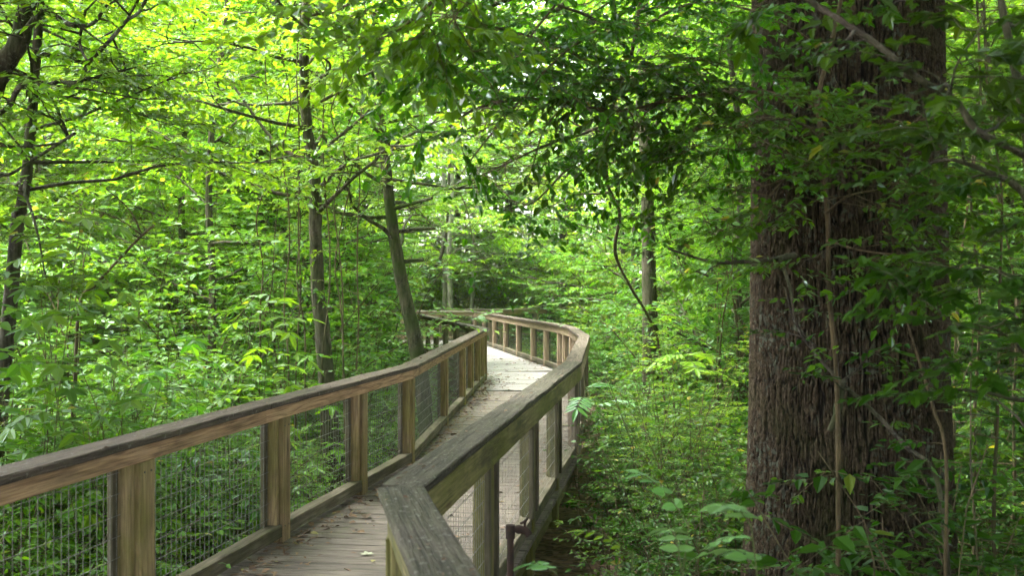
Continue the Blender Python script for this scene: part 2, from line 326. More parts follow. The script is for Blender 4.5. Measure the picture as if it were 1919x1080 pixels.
def railing(name, label, P, inner, posts, cap_w, top_h, seg_mats, far=False, first=0):
    """inner = +1 when the deck lies to the right of the line of travel"""
    root = empty(name, (P[first][0], P[first][1], 0)); tag(root, label, 'railing')
    R0 = np.array([P[first][0], P[first][1], 0.])
    v3 = lambda p, z: np.array([p[0], p[1], z])-R0
    n = len(P); dirs = nrm(np.diff(P, axis=0))
    def kk(i):                                   # mitre slope at vertex i
        if i <= 0 or i >= n-1: return 0.
        a, b = dirs[i-1], dirs[i]; ang = math.atan2(a[0]*b[1]-a[1]*b[0], a@b); return math.tan(ang/2)
    zc = RAIL_H-CAP_T/2; zt = RAIL_H-CAP_T-top_h/2
    for i in range(first, n-1):
        d = dirs[i]; s = np.array([d[1], -d[0]]); mt, mc, mp, ms = seg_mats[i]
        k0, k1 = kk(i), kk(i+1)
        # mitre: along-coordinate shift is k*side with side measured to the right of travel
        g = Geo(); board(g, v3(P[i], zc), v3(P[i+1], zc), cap_w, CAP_T, -k0*-1, k1*-1*1, .0011, .22, cham=.006); g.build('handrail', mc, root, grain=True)
        off = s*inner*.030
        if inner < 0:
            oo = -s*inner*.064
            g = Geo(); board(g, v3(P[i]+oo-d*(k0*inner*.064), zt), v3(P[i+1]+oo+d*(k1*inner*.064), zt), .038, top_h-.002, -k0*-1, -k1, .001); g.build('top_rail', mt, root, grain=True)
        g = Geo(); board(g, v3(P[i]+off+d*(k0*inner*.03), zt), v3(P[i+1]+off-d*(k1*inner*.03), zt), .038, top_h-.002, k0, -k1, .0008); g.build('top_rail', mt, root, grain=True)
    cl = np.concatenate([[0], np.cumsum(np.linalg.norm(np.diff(P, axis=0), axis=1))])
    S = sorted(posts)
    zp = RAIL_H-CAP_T-top_h
    info = []
    for q in S:
        p, i = along(P, q); d = dirs[i]; near_v = np.min(abs(cl-q)); 
        if near_v < .02 and 0 < int(np.argmin(abs(cl-q))) < n-1:
            j = int(np.argmin(abs(cl-q))); d = nrm(dirs[j-1]+dirs[j]); 
        mt, mc, mp, ms = seg_mats[i]; s = np.array([d[1], -d[0]])
        w = .14 if p[1] < 6 and inner > 0 else .12
        g = Geo(); c = p+s*inner*.004; board(g, v3(c, -.30), v3(c, zp), w, .09, up=np.array([s[0], s[1], 0]), jit=.0008, seg=.15); g.build('post', mp, root, grain=True)
        g = Geo(); c = p-d*(w/2+.031)-s*inner*.014; board(g, v3(c, .015 if not far else 0), v3(c, zp), .038, .084, up=np.array([s[0], s[1], 0]), jit=.0008, seg=.15); g.build('batten', mp, root, grain=True)
        g = Geo(); sc3 = np.array([s[0], s[1], 0])*inner
        for zz in (.10, zp-.05):
            for e in (-.03, .03):
                b0 = v3(p+d*e+s*inner*.0485, zz); tube(g, [b0, b0+sc3*.0035, b0+sc3*.0037], [.0055, .0055, .0005], 8)
        if P[0][0] != FAR_X: g.build('screw_heads', STEEL, root)['kind'] = 'stuff'
        info.append((q, w))
    for (qa, wa), (qb, wb) in zip(info[:-1], info[1:]):
        a, i = along(P, qa+wa/2+.002); b, j = along(P, qb-wb/2-.052)
        if qb-qa < .25: continue
        d = nrm(b-a); s = np.array([d[1], -d[0]]); mt, mc, mp, ms = seg_mats[i]
        g = Geo(); board(g, v3(a+s*inner*.004, .075), v3(b+d*.04+s*inner*.004, .075), .088, .085, jit=.001); g.build('bottom_rail', ms, root, grain=True)
        # frame stiles and the wire panel behind the posts
        o = -s*inner*.045
        for c in (a+d*.03+o, b-d*.03+o):
            g = Geo(); board(g, v3(c, .12), v3(c, zp), .05, .03, up=np.array([s[0], s[1], 0]), jit=.0006, seg=.3); g.build('frame_stile', W_SILL, root, grain=True)
        g = Geo(); Lw = np.linalg.norm(b-a); nv = int(Lw/.0508); z0, z1 = .118, zp; r = .0018
        t = (np.arange(nv)+.5)/nv; o = -s*inner*.027
        A = np.array([v3(a+(b-a)*x+o, z0) for x in t]); B = A+UP*(z1-z0)+np.array([0, 0, 0]); rod(g, A, B, r)
        zs = np.arange(z0+.04, z1, .1016); o2 = -s*inner*.0238
        A = np.array([v3(a+o2, z) for z in zs]); B = np.array([v3(b+o2, z) for z in zs]); rod(g, A, B, r)
        g.build('wire_panel', WIRE, root)
    return root
def rod(g, A, B, r):
    n = len(A); T = nrm(B-A); ref = np.where(abs(T[:, 2:3]) > .5, np.array([[1., 0, 0]]), np.array([[0, 0, 1.]])); S = nrm(np.cross(T, ref)); U = np.cross(S, T)
    V = np.empty((n, 8, 3))
    for k in range(4):
        w = r*(math.cos(1.571*k+.785)*S+math.sin(1.571*k+.785)*U); V[:, k] = A+w; V[:, 4+k] = B+w
    f = np.array([[0, 1, 5, 4], [1, 2, 6, 5], [2, 3, 7, 6], [3, 0, 4, 7]])
    g.add(V.reshape(-1, 3), (np.arange(n)[:, None, None]*8+f).reshape(-1, 4))

pl = lambda y: param_at_y(L_PTS, y)
pr = lambda y: param_at_y(R_PTS, y)
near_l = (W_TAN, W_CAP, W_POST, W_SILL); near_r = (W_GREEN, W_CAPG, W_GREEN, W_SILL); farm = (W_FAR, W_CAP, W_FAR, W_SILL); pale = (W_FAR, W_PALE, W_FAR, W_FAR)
railing('wooden_railing', 'brown wooden railing with grey weathered handrail and wire mesh, left side of the boardwalk', L_PTS, 1,
        [pl(y) for y in (1.4, 3.2, 4.88, 6.52, 8.0, 9.6, 9.3+.02, 12.0, 14.1, 15.3, 16.5, 17.3, 17.9-.01) if y != 9.6] +
        [pl(17.9)+x for x in (1.6, 3.2, 4.8, 6.4, 8.0, 9.6)]+[pl(27.8)+x for x in (1.5, 3.2)], .165, .09,
        [near_l, near_l, near_l, near_r, near_r])
railing('wooden_railing', 'green stained wooden railing with mossy handrail, right side of the boardwalk beside the big trunk', R_PTS, -1,
        [pr(y) for y in (1.9, 3.614, 5.2, 6.75, 8.15, 9.75, 11.6, 13.4, 15.1, 16.2, 17.3, 18.3, 19.1, 19.8, 21.0, 22.3, 24.0, 25.7, 27.4, 29.2, 31.0)] +
        [pr(31.0)+x for x in (1.3, 2.6, 4.2)], .165, .14,
        [near_r, near_r, farm, farm, farm, farm, farm, pale], far=False)
FAR_PTS = np.array([(-2.2, 34.2), (-.35, 34.0), (1.2, 35.2)])
railing('wooden_railing', 'pale railing seen beyond the far bend of the boardwalk', FAR_PTS, 1, [.05, 1.5, 1.86, 3.4], .165, .14, [pale, pale])

def deck():
    root = empty('boardwalk_deck', (0, 0, 0)); tag(root, 'grey brown plank deck of the winding boardwalk', 'boardwalk', kind='structure')
    Li = L_PTS; Ri = R_PTS
    def hit(P, o, d):                      # crossing of the plank line with a rail line
        best = None
        for i in range(len(P)-1):
            e = P[i+1]-P[i]; den = d[0]*e[1]-d[1]*e[0]
            if abs(den) < 1e-9: continue
            w = P[i]-o; t = (w[0]*e[1]-w[1]*e[0])/den; u = (w[0]*d[1]-w[1]*d[0])/den
            if -1e-6 <= u <= 1+1e-6 and abs(t) < 7 and (best is None or abs(t) < abs(best)): best = t
        return best
    # centre line with the plank direction changing in straight lengths
    g0 = Geo(); g1 = Geo(); rng = np.random.default_rng(5)
    secs = [((-.9, -1.0), (-1.0, 4.2), 0.), ((-1.0, 4.2), (.2, 15.9), -7.5), ((.25, 16.1), (.25, 19.6), 0.), ((.22, 19.75), (-1.6, 28.8), 13.), ((-1.8, 29.3), (-6.0, 31.6), 62.)]
    for si, (a, b, ang) in enumerate(secs):
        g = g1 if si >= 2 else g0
        a = np.array(a); b = np.array(b); dr = np.array([math.cos(R(ang)), math.sin(R(ang))]); nn = np.array([-dr[1], dr[0]])
        L = (b-a)@nn; n = int(L/.1445); ax = (b-a)/L
        for k in range(n):
            o = a+ax*(k+.5)*.1445; 
            ts = []
            for e in (-.0695, .0695):
                oo = o+nn*e; hl = [hit(P, oo, dr) for P in (Li, Ri)]
                # left side is the crossing at negative t, right side at positive t
                tl = hl[0] if hl[0] is not None and hl[0] < 0 else -3.2
                tr = hl[1] if hl[1] is not None and hl[1] > 0 else 3.2
                ts.append((max(tl, -3.2)-.02, min(tr, 3.2)+.06))
            A = np.array([o[0], o[1], 0]); d3 = np.array([dr[0], dr[1], 0]); n3 = np.array([nn[0], nn[1], 0])
            tl0, tr0 = ts[0]; tl1, tr1 = ts[1]; m = 14; wv = rng.normal(0, .0008, 2); zt = rng.normal(-.002, .0016)
            t = np.linspace(0, 1, m)[:, None]; side = np.array([-.0675, -.0625, .0625, .0675, .0675, -.0675]); z = np.array([-.005, 0, 0, -.004, -.036, -.036])
            lo = np.where(side < 0, tl0, tl1); hi = np.where(side < 0, tr0, tr1)
            al = lo+(hi-lo)*t; sj = side+rng.normal(0, .0012, (m, 6)); zj = z+zt+rng.normal(0, .0007, (m, 6))
            V = A+al[..., None]*d3+sj[..., None]*n3+zj[..., None]*UP
            i = np.arange(m-1)[:, None]*6; j = np.arange(6)[None]; j2 = (j+1) % 6
            f = np.stack([i+j, i+j2, i+6+j2, i+6+j], -1).reshape(-1, 4); e = (m-1)*6
            f = np.vstack([f, [[0, 1, 2, 3], [0, 3, 4, 5]], np.array([[0, 1, 2, 3], [0, 3, 4, 5]])[:, ::-1]+e])
            g.add(V.reshape(-1, 3), f, 0, (np.stack([al, sj, zj], -1)+rng.uniform(0, 60, 3)).reshape(-1, 3), smooth=False)
    g0.build('planks', W_DECK, root, grain=True); tag(g1.build('planks', W_DECKP, root, grain=True), 'paler grey planks at the far bend, sky glare put into their colour')
    # rim joists, cross beams and piles
    g = Geo()
    for P, s in ((L_PTS, 1), (R_PTS, -1)):
        for i in range(len(P)-1):
            d = nrm(P[i+1]-P[i]); o = np.array([d[1], -d[0]])*s*.025
            board(g, [*(P[i]+o), -.142], [*(P[i+1]+o), -.142], .04, .2)
    g.build('rim_joist', W_GREEN, root, grain=True)
    g = Geo()
    for y in np.arange(-.5, 17.8, 1.8):
        xl = np.interp(y, L_PTS[:4, 1], L_PTS[:4, 0])+.06; xr = np.interp(y, R_PTS[:4, 1], R_PTS[:4, 0])-.06
        board(g, [xl, y, -.16], [xr, y, -.16], .09, .18)
        for x in (xl+.12, xr-.12): board(g, [x, y, -1.1], [x, y, -.252], .12, .12)
    g.build('beam', W_DARK, root, grain=True)
deck()

def standpipe():
    b = at(957, 990, 4.62); root = empty('standpipe', (b[0], b[1], -.8)); tag(root, 'rusty iron standpipe with valve standing against the outside of the right railing', 'standpipe')
    h = b[2]+.8
    g = Geo(); tube(g, [(0, 0, 0), (0, 0, h-.03)], .016, 12); tube(g, [(0, 0, h-.05), (0, 0, h+.012)], .022, 12); tube(g, [(0, 0, h+.012), (0, 0, h+.013)], [.022, .001], 12); g.build('pipe', RUST, root)
    g = Geo(); tube(g, smooth_path([(-.012, 0, h-.008), (.03, -.005, h-.006), (.07, -.012, h-.012), (.088, -.02, h-.03)], 5), [.013]*5+[.019]*6+[.017]*5, 12); tube(g, [(.034, -.006, h-.006), (.044, -.008, h-.007)], .021, 6)
    v = g.build('valve', RUST, root)
    g = Geo(); tube(g, [(.066, -.012, h), (.068, -.012, h+.03)], .006, 8); tube(g, [(.045, -.02, h+.024), (.066, -.012, h+.03), (.084, -.002, h+.048)], [.005, .007, .005], 8); g.build('handle', RUST, v)
standpipe()

# litter on the deck and along its edges
def deck_litter():
    rng = np.random.default_rng(11); g = Geo(); P = []
    while len(P) < 3800:
        y = rng.uniform(3.2, 24)**1.0; xl = np.interp(y, L_PTS[:4, 1], L_PTS[:4, 0]); xr = np.interp(y, R_PTS[:7, 1], R_PTS[:7, 0])
        if y > 17.9: xl = xl-.21*(y-17.9)
        u = rng.random(); x = xl+.06+rng.exponential(.14) if u < .62 else (xr-.06-rng.exponential(.12) if u < .80 else rng.uniform(xl, xr))
        if xl+.05 < x < xr-.05: P.append((x, y, .004+rng.random()*.008))
    P = np.array(P); n = len(P); D = rng.normal(0, 1, (n, 3)); D[:, 2] *= .12; L = rng.gamma(2.2, .013, n)+.008
    leaves(g, P, D, UP+rng.normal(0, .25, (n, 3)), L, L*rng.uniform(.25, .7, n), 1, fold=.3, droop=.1)
    k = 120; A = P[:k]+[0, 0, .004]; a = rng.uniform(0, 6.28, k); B = A+np.stack([np.cos(a), np.sin(a), a*0], -1)*rng.uniform(.03, .14, k)[:, None]; twigs(g, A, B, .0016)
    tag(g.build('leaf_litter', LITTER), 'small brown dead leaves and twigs scattered on the deck', kind='stuff')
    # litter lying on the handrails and sills
    b = np.array([-.62+.0, 0, 0])
    g = Geo(); c = at(688, 1042, 1.65*F/(1042-540)); pts = []
    for k, a in enumerate((90, 30, 150, -20, 200)):
        Ld = .055 if k == 0 else .045
        d = np.array([[math.cos(R(a+20)), math.sin(R(a+20)), .06]])
        leaves(g, np.array([[c[0], c[1], .008]]), d, np.array([[0., 0, 1]]), Ld, Ld*.5, 2, fold=.1, droop=-.05)
    twigs(g, np.array([[c[0], c[1], .008]]), np.array([[c[0]+.03, c[1]-.05, .006]]), .0012)
    m = litter_mat('pale_leaf', (.34, .36, .24), (.40, .42, .30))
    tag(g.build('fallen_leaf', m), 'pale green lobed leaf fallen on the near deck planks', 'leaf')
deck_litter()
def rail_litter():
    rng = np.random.default_rng(17); P = []
    for Q, y0, y1 in ((L_PTS[:4], 3.6, 14), (R_PTS[:3], 2.2, 9)):
        for _ in range(60):
            y = rng.uniform(y0, y1); P.append((np.interp(y, Q[:, 1], Q[:, 0])+rng.uniform(-.07, .07), y, RAIL_H+.004))
    P = np.array(P); g = Geo(); D = rng.normal(0, 1, P.shape); D[:, 2] *= .1; L = rng.uniform(.01, .032, len(P))
    leaves(g, P, D, UP+rng.normal(0, .3, P.shape), L, L*.45, 1, fold=.3, droop=.05)
    tag(g.build('leaf_litter', LITTER), 'tiny brown leaf scraps lying on the handrails', kind='stuff')
rail_litter()

# ------------------------------------------------------------------ plants: generators
def curve(rng, o, d, L, n, wob=.12, up=0., droop=0.):
    P = [np.array(o, float)]; d = nrm(np.array(d, float)); st = L/(n-1)
    for i in range(n-1):
        d = nrm(d+rng.normal(0, wob, 3)+UP*(up-droop*i/n)); P.append(P[-1]+d*st)
    return np.array(P)
def grow(rng, trunk, r0, r1, nl=16, t0=.25, Ll=2.6, ns=5, tk=7, k=9, lf=.085, asp=.5, kind=1, el=25, bw=.6, tl=.45, droop=.12, ntop=3, wob=.15, limb_r=.4, sides=10, wide=55, leaf_from=0., az=None, flat=.5):
    """a tree: trunk polyline (local), limbs, side branches, leafy twigs"""
    gw, gl = Geo(), Geo(); T = smooth_path(trunk, 5); n = len(T); rad = np.linspace(r0, r1, n); rad = rad*(1+.35*np.exp(-np.linspace(0, n/4, n)*1.5)*1)
    tube(gw, T, rad, sides, bump=.05, rng=rng)
    cum = np.linspace(0, 1, n); O, D = [], []
    for i in range(nl):
        t = t0+(1-t0)*(i+rng.random())/nl; p = np.array([np.interp(t, cum, T[:, c]) for c in range(3)]); ph = (i*2.399+rng.normal(0, .4)) if az is None else rng.uniform(*az)
        e = R(el+rng.normal(0, 12)); d = np.array([math.cos(ph)*math.cos(e), math.sin(ph)*math.cos(e), math.sin(e)])
        L = Ll*(1.15-.6*t)*rng.uniform(.7, 1.2); C = curve(rng, p, d, L, 7, wob, 0, droop); rr = max(.006, np.interp(t, cum, rad)*limb_r)
        tube(gw, C, np.linspace(rr, .004, 7), 5)
        for j in range(ns):
            u = .25+.75*(j+rng.random())/ns; q = np.array([np.interp(u, np.linspace(0, 1, 7), C[:, c]) for c in range(3)])
            sd = rotz(d, (1 if j % 2 else -1)*R(45)+rng.normal(0, .3)) if j < ns-1 else d
            sd = sd*[1, 1, .4]; C2 = curve(rng, q, sd, L*.42*rng.uniform(.6, 1.2), 5, wob, 0, droop*.7); tube(gw, C2, np.linspace(max(.004, rr*.4), .002, 5), 4)
            x = rng.uniform(.1, 1, tk); x[0] = 1; idx = x*4; i0 = np.minimum(idx.astype(int), 3); fr = (idx-i0)[:, None]; Q = C2[i0]*(1-fr)+C2[i0+1]*fr
            dd = rotz(nrm(C2[i0+1]-C2[i0]), np.where(np.arange(tk) % 2, 1, -1)*R(bw*80)*(x < .98)+rng.normal(0, .3, tk)); O.append(Q); D.append(dd)
    O = np.concatenate(O); D = np.concatenate(D); D[:, 2] += rng.normal(0, .15, len(D))
    sprays(gw, gl, rng, O, D, tl*rng.uniform(.6, 1.3, len(O)), k, lf, kind, asp=asp, wide=wide, flat=flat)
    return gw, gl
def shrub(rng, h=1.3, spread=.8, nst=7, tk=9, k=8, lf=.06, asp=.5, kind=1, tl=.3, merged=True, wide=55, low=.25, sr=.006):
    g = Geo(); gl = g if merged else Geo(); O, D = [], []
    for i in range(nst):
        ph = rng.uniform(0, 6.28); lean = rng.uniform(.1, .6)*spread; hh = h*rng.uniform(.65, 1.1)
        C = curve(rng, (rng.normal(0, .08), rng.normal(0, .08), -.1), (math.cos(ph)*lean, math.sin(ph)*lean, 1), hh+.1, 7, .12, 0, .25*spread)
        tube(g, C, np.linspace(sr, .002, 7), 4)
        x = low+(1-low)*(np.arange(tk)+rng.random(tk))/tk; idx = x*6; i0 = np.minimum(idx.astype(int), 5); fr = (idx-i0)[:, None]
        O.append(C[i0]*(1-fr)+C[i0+1]*fr); a = np.arange(tk)*2.4+rng.uniform(0, 6); D.append(np.stack([np.cos(a), np.sin(a), rng.uniform(-.1, .7, tk)], -1))
    O = np.concatenate(O); D = np.concatenate(D)
    sprays(g, gl, rng, O, D, tl*rng.uniform(.6, 1.3, len(O)), k, lf, kind, ml=1 if merged else 0, asp=asp, wide=wide)
    return g if merged else (g, gl)

CL = np.array([(-1.2, -4), (-1.25, 3), (-.85, 5), (-.1, 12), (.3, 17), (.25, 19.5), (-.3, 23), (-1.6, 29), (-3.5, 31), (-9, 33.5)])
def path_dist(p):
    a, b = CL[:-1], CL[1:]; e = b-a; t = np.clip(((p-a)*e).sum(1)/(e*e).sum(1), 0, 1); return np.linalg.norm(a+e*t[:, None]-p, axis=1).min()
TRUNKC = np.array([2.075, 6.08])

def prune(g, off, rad=1.45, zt=2.7, y0=5):
    """cut away what grows into the air above the walk"""
    off = np.asarray(off, float)
    for i in range(len(g.v)):
        V = g.v[i]+off; b = sum(len(v) for v in g.v[:i]); f = g.f[i]-b; c = V[f].mean(1)
        m = (c[:, 2] < zt) & (c[:, 1] > y0) & (c[:, 1] < 34)
        if not m.any(): continue
        idx = np.where(m)[0]; p = c[idx, :2]; d = np.full(len(p), 99.)
        for a, e in zip(CL[:-1], CL[1:]-CL[:-1]):
            t = np.clip(((p-a)@e)/(e@e), 0, 1); d = np.minimum(d, np.linalg.norm(a+t[:, None]*e-p, axis=1))
        keep = np.ones(len(f), bool); keep[idx[d < np.where(p[:, 1] < 10, rad*.7, rad)]] = False
        g.f[i] = g.f[i][keep]; g.m[i] = g.m[i][keep]; g.sm[i] = g.sm[i][keep]

# ------------------------------------------------------------------ undergrowth (merged masses nobody could count)
def undergrowth():
    rng = np.random.default_rng(21)
    protos = [shrub(rng, 1.15, .9, 8, 8, 7, .065), shrub(rng, .8, 1.1, 9, 7, 7, .05, .55), shrub(rng, 1.5, .8, 8, 9, 7, .085, .42), shrub(rng, 1.0, 1.0, 8, 8, 9, .05, .45, tl=.26),
              shrub(rng, 1.9, .7, 7, 11, 8, .08, .5, tl=.36), shrub(rng, .45, 1.3, 9, 5, 6, .06, .6, tl=.22),
              shrub(rng, 3.6, .55, 7, 22, 8, .10, .5, tl=.5, low=.12, sr=.014), shrub(rng, 4.6, .5, 6, 28, 8, .10, .55, tl=.55, low=.15, sr=.018)]
    masses = {'undergrowth_shade': [], 'undergrowth_near': [], 'undergrowth_left': [], 'undergrowth_right': [], 'undergrowth_far': []}
    tot = 0
    for q in range(4900):
        y = rng.uniform(1.5, 47); x = rng.uniform(-.62*y-3, .62*y+3)
        d = path_dist(np.array([x, y]))
        if d < 1.35 or np.linalg.norm(np.array([x, y])-TRUNKC) < .95: continue
        dens = .95 if y < 14 else .7
        if rng.random() > dens: continue
        left = x < np.interp(y, CL[:, 1], CL[:, 0])
        if not left and y < 9 and d < 2.4 and rng.random() < .3: continue     # the bare strip of leaf litter beside the deck
        if y > 24: key = 'undergrowth_far'
        else: key = 'undergrowth_left' if left else 'undergrowth_right'
        if key == 'undergrowth_right' and y < 10: key = 'undergrowth_shade'  # shade near the oak is put into a deeper leaf colour
        if key == 'undergrowth_left' and y < 8.5 and d < 3.2: key = 'undergrowth_near'  # darker leaf colour stands in for the shade behind the rail
        if left: pi = rng.choice(6, p=[.25, .15, .2, .1, .2, .1]) if y > 6 else rng.choice([1, 5, 3, 0])
        else: pi = rng.choice([3, 1, 3, 0, 4, 5])
        if y > 11 and d > 2.6 and rng.random() < .16: pi = rng.choice([6, 7]) if y > 15 else 6
        if not left and y < 4: continue
        px = 960+F*x/y
        if d < 1.9 and pi in (4, 2): pi = 3
        if d < 1.7 and y > 15 : pi = 5
        if 770 < px < 1105 and 17 < y < 36: pi = 5
        if 690 < px < 1160 and y > 41: pi = rng.choice([4, 6, 7])
        s = rng.uniform(.8, 1.25)*(1.0 if y < 16 else 1.15); a = rng.uniform(0, 6.28); c, sn = math.cos(a)*s, math.sin(a)*s
        masses[key].append((pi, np.array([[c, -sn, 0], [sn, c, 0], [0, 0, s*rng.uniform(.85, 1.15)]]), (x, y, float(ground_z(np.array(x), np.array(y))))))
    for key, lst in masses.items():
        g = Geo()
        for pi, M, off in lst: g.merge(protos[pi], M, off)
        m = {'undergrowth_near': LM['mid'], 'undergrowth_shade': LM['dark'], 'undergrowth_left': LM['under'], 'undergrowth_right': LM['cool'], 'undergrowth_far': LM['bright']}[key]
        lab = {'undergrowth_near': 'leafy undergrowth seen through the mesh of the near left railing', 'undergrowth_shade': 'undergrowth round the foot of the oak, shade put into its leaf colour', 'undergrowth_left': 'dense leafy green undergrowth left of the boardwalk', 'undergrowth_right': 'tangled small leaved green undergrowth right of the boardwalk',
               'undergrowth_far': 'bright green undergrowth beyond the far bend'}[key]
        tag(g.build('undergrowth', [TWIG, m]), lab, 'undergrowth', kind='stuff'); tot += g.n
    # ground cover of low seedlings and dead leaves
    g = Geo(); n = 9000; X = rng.uniform(-9, 9, n); Y = rng.uniform(2, 24, n); keep = np.array([path_dist(np.array([a, b])) > 1.0 for a, b in zip(X, Y)]); X, Y = X[keep], Y[keep]
    P = np.stack([X, Y, ground_z(X, Y)+.012+rng.random(len(X))*.02], -1); D = rng.normal(0, 1, P.shape); D[:, 2] *= .2; L = rng.uniform(.04, .1, len(P))
    leaves(g, P, D, UP+rng.normal(0, .4, P.shape), L, L*.55, 1, fold=.35)
    tag(g.build('dead_leaves', LITTER), 'brown dead leaves covering the forest floor', 'leaf litter', kind='stuff')
undergrowth()

# ------------------------------------------------------------------ trees
def plant_thing(name, label, cat, base, gw, gl, mw, ml, group=None, wn_='trunk', ln_='crown', rz=0):
    root = empty(name, tuple(base), rz); tag(root, label, cat, group)
    prune(gw, base, .8)
    if gl is not None: prune(gl, base)
    gw.build(wn_, mw, root); 
    if gl is not None and gl.n: gl.build(ln_, ml, root)
    return root
def gz(x, y): return float(ground_z(np.array(float(x)), np.array(float(y))))
def px_path(pts, D, base=True):
    """photo pixels (x, y[, depth]) of a stem -> world path, foot on the ground"""
    P = [at(p[0], p[1], p[2] if len(p) > 2 else D) for p in pts]
    if base: p = P[0]; q = P[1]; z = gz(p[0], p[1]); dx = (p-q)/(p[2]-q[2]) if abs(p[2]-q[2]) > .01 else 0; P.insert(0, p+dx*.35*(z-.1-p[2]) if False else np.array([p[0]+(dx[0] if np.ndim(dx) else 0)*(z-.1-p[2])*.6, p[1], z-.1]))
    return np.array(P)
def stem_tree(name, label, cat, pts, D, w_px, top_px, seed, mw, ml, **kw):
    P = px_path(pts, D); b = P[0].copy(); rng = np.random.default_rng(seed)
    gw, gl = grow(rng, P-b, w_px*D/F/2, top_px*D/F/2, **kw)
    return plant_thing(name, label, cat, b, gw, gl, mw, ml)

# the big oak at the right
def big_oak():
    rng = np.random.default_rng(31); zb = gz(*TRUNKC)-.2
    root = empty('oak_tree', (TRUNKC[0], TRUNKC[1], zb)); tag(root, 'massive oak tree with deeply furrowed dark bark filling the right side', 'tree')
    nt, nz = 1500, 1150; H = 6.2
    th = np.arange(nt)*2*np.pi/nt; z = np.linspace(0, H, nz); TH, Z = np.meshgrid(th, z, indexing='ij')
    r = .575+.13*np.exp(-Z/.55)*(1+.35*np.sin(TH*5+.6))+.05*np.exp(-Z/1.6)-.006*Z+.018*np.sin(TH*3+Z*.4)
    per = 320; U = TH/(2*np.pi)*per; wx = 1.1*(vnoise(TH/(2*np.pi)*12, Z*.9, 12)-.5)*2+1.1*(vnoise(TH/(2*np.pi)*70+0, Z*11, 70)-.5)
    a = vnoise(U+wx*.9+per*4, Z*6.5, per); b2 = vnoise(U*2+wx*2+per*8, Z*6+30, per*2)
    ridge = np.clip((abs(2*a-1))*3.6, 0, 1); ridge = ridge*ridge*(3-2*ridge)
    plate = vnoise(U*1.0+per*4, Z*21+wx*2, per); crack = np.clip(abs(2*plate-1)*5, 0, 1)
    disp = .019*(ridge*(.35+.65*crack)+.25*b2)+.008*vnoise(U*4+per*16, Z*40, per*4)
    r = r+disp-.02
    lean = -.012*Z
    V = np.stack([r*np.cos(TH)+lean, r*np.sin(TH), Z], -1)
    i = (np.arange(nt)[:, None]*nz+np.arange(nz-1)[None]); i2 = (((np.arange(nt)+1) % nt)[:, None]*nz+np.arange(nz-1)[None])
    g = Geo(); g.add(V.reshape(-1, 3), np.stack([i, i2, i2+1, i+1], -1).reshape(-1, 4), 0, np.stack([ridge, crack, b2], -1).reshape(-1, 3))
    t = NT('oak_bark'); P = t.n('ShaderNodeTexCoord').outputs['Object']; gc = t.n('ShaderNodeAttribute', attribute_name='grain').outputs['Vector']
    rd = t.n('ShaderNodeSeparateXYZ', {0: gc}).outputs[0]
    n1 = t.ramp(t.noise(t.mapv(P, (75, 75, 30)), 1, 5, .7), [(.36, 0.), (.66, 1.)]); n2 = t.noise(P, 2.6, 4, .6); n3 = t.noise(P, 26, 4, .6)
    c = t.mix(rd, (.005, .004, .003, 1), t.mix(n1, (.012, .0085, .005, 1), (.092, .067, .040, 1)))
    c = t.mix(t.math('MULTIPLY', t.math('MULTIPLY', t.ramp(n3, [(.52, 0.), (.58, 1.)]), t.ramp(n2, [(.48, 0.), (.6, 1.)])), rd), c, (.085, .095, .07, 1))
    c = t.mix(t.math('MULTIPLY', t.ramp(n2, [(.34, .5), (.5, 0.)]), .8), c, (.030, .038, .010, 1))
    bm = t.n('ShaderNodeBump', {'Strength': .8, 'Distance': .008, 'Height': n1}).outputs[0]
    p = t.n('ShaderNodeBsdfPrincipled', {'Base Color': c, 'Roughness': .92, 'Normal': bm, 'Specular IOR Level': .2}); t.t.links.new(p.outputs[0], t.out.inputs[0])
    g.build('trunk', t.mat, root, grain=True)
    # upper trunk, limbs and the leafy crown overhead (above the picture, it shades this corner)
    gw, gl = grow(rng, np.array([(-.07, 0, H-.05), (-.05, .1, 8.2), (.1, .1, 11), (.2, 0, 14)]), .40, .15, nl=46, t0=.0, Ll=7.2, ns=8, tk=13, k=9, lf=.2, asp=.6, el=12, droop=.05, tl=.8, limb_r=.5, kind=0)
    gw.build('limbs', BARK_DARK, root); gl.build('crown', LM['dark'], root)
big_oak()

T_ = stem_tree
T_('mossy_tree', 'leaning mossy tree just behind the left railing bend', 'tree', [(783, 664), (757, 545), (737, 430), (724, 320), (712, 200), (705, 60), (700, -140)], 11.6, 30, 12, 41, BARK_MOSS, LM['bright'], nl=26, t0=.33, Ll=2.4, k=9, lf=.085, el=15)
T_('vine_clad_tree', 'slender tree hung with climbing vines, left of the leaning mossy tree', 'tree', [(607, 640), (597, 560), (592, 430), (590, 330), (574, 220), (570, 100), (575, 0), (580, -160)], 10.6, 30, 14, 42, BARK, LM['bright'], nl=22, t0=.40, Ll=2.6, k=9, lf=.08, el=18)
T_('slender_tree', 'thin dark tree near the left edge in front of the crooked limbs', 'tree', [(28, 470), (38, 400), (50, 330), (60, 220), (68, 110), (76, 0), (84, -160)], 8.2, 25, 14, 43, BARK_DARK, LM['mid'], nl=20, t0=.35, Ll=2.0, k=9, lf=.085, el=12)
T_('slim_tree', 'grey tree rising behind the overhanging leaves, right of the path', 'tree', [(1218, 560), (1215, 420), (1212, 300), (1203, 180), (1206, 0), (1208, -160)], 15.5, 28, 20, 44, BARK, LM['mid'], nl=20, t0=.52, Ll=2.6, k=9, lf=.1, el=15)
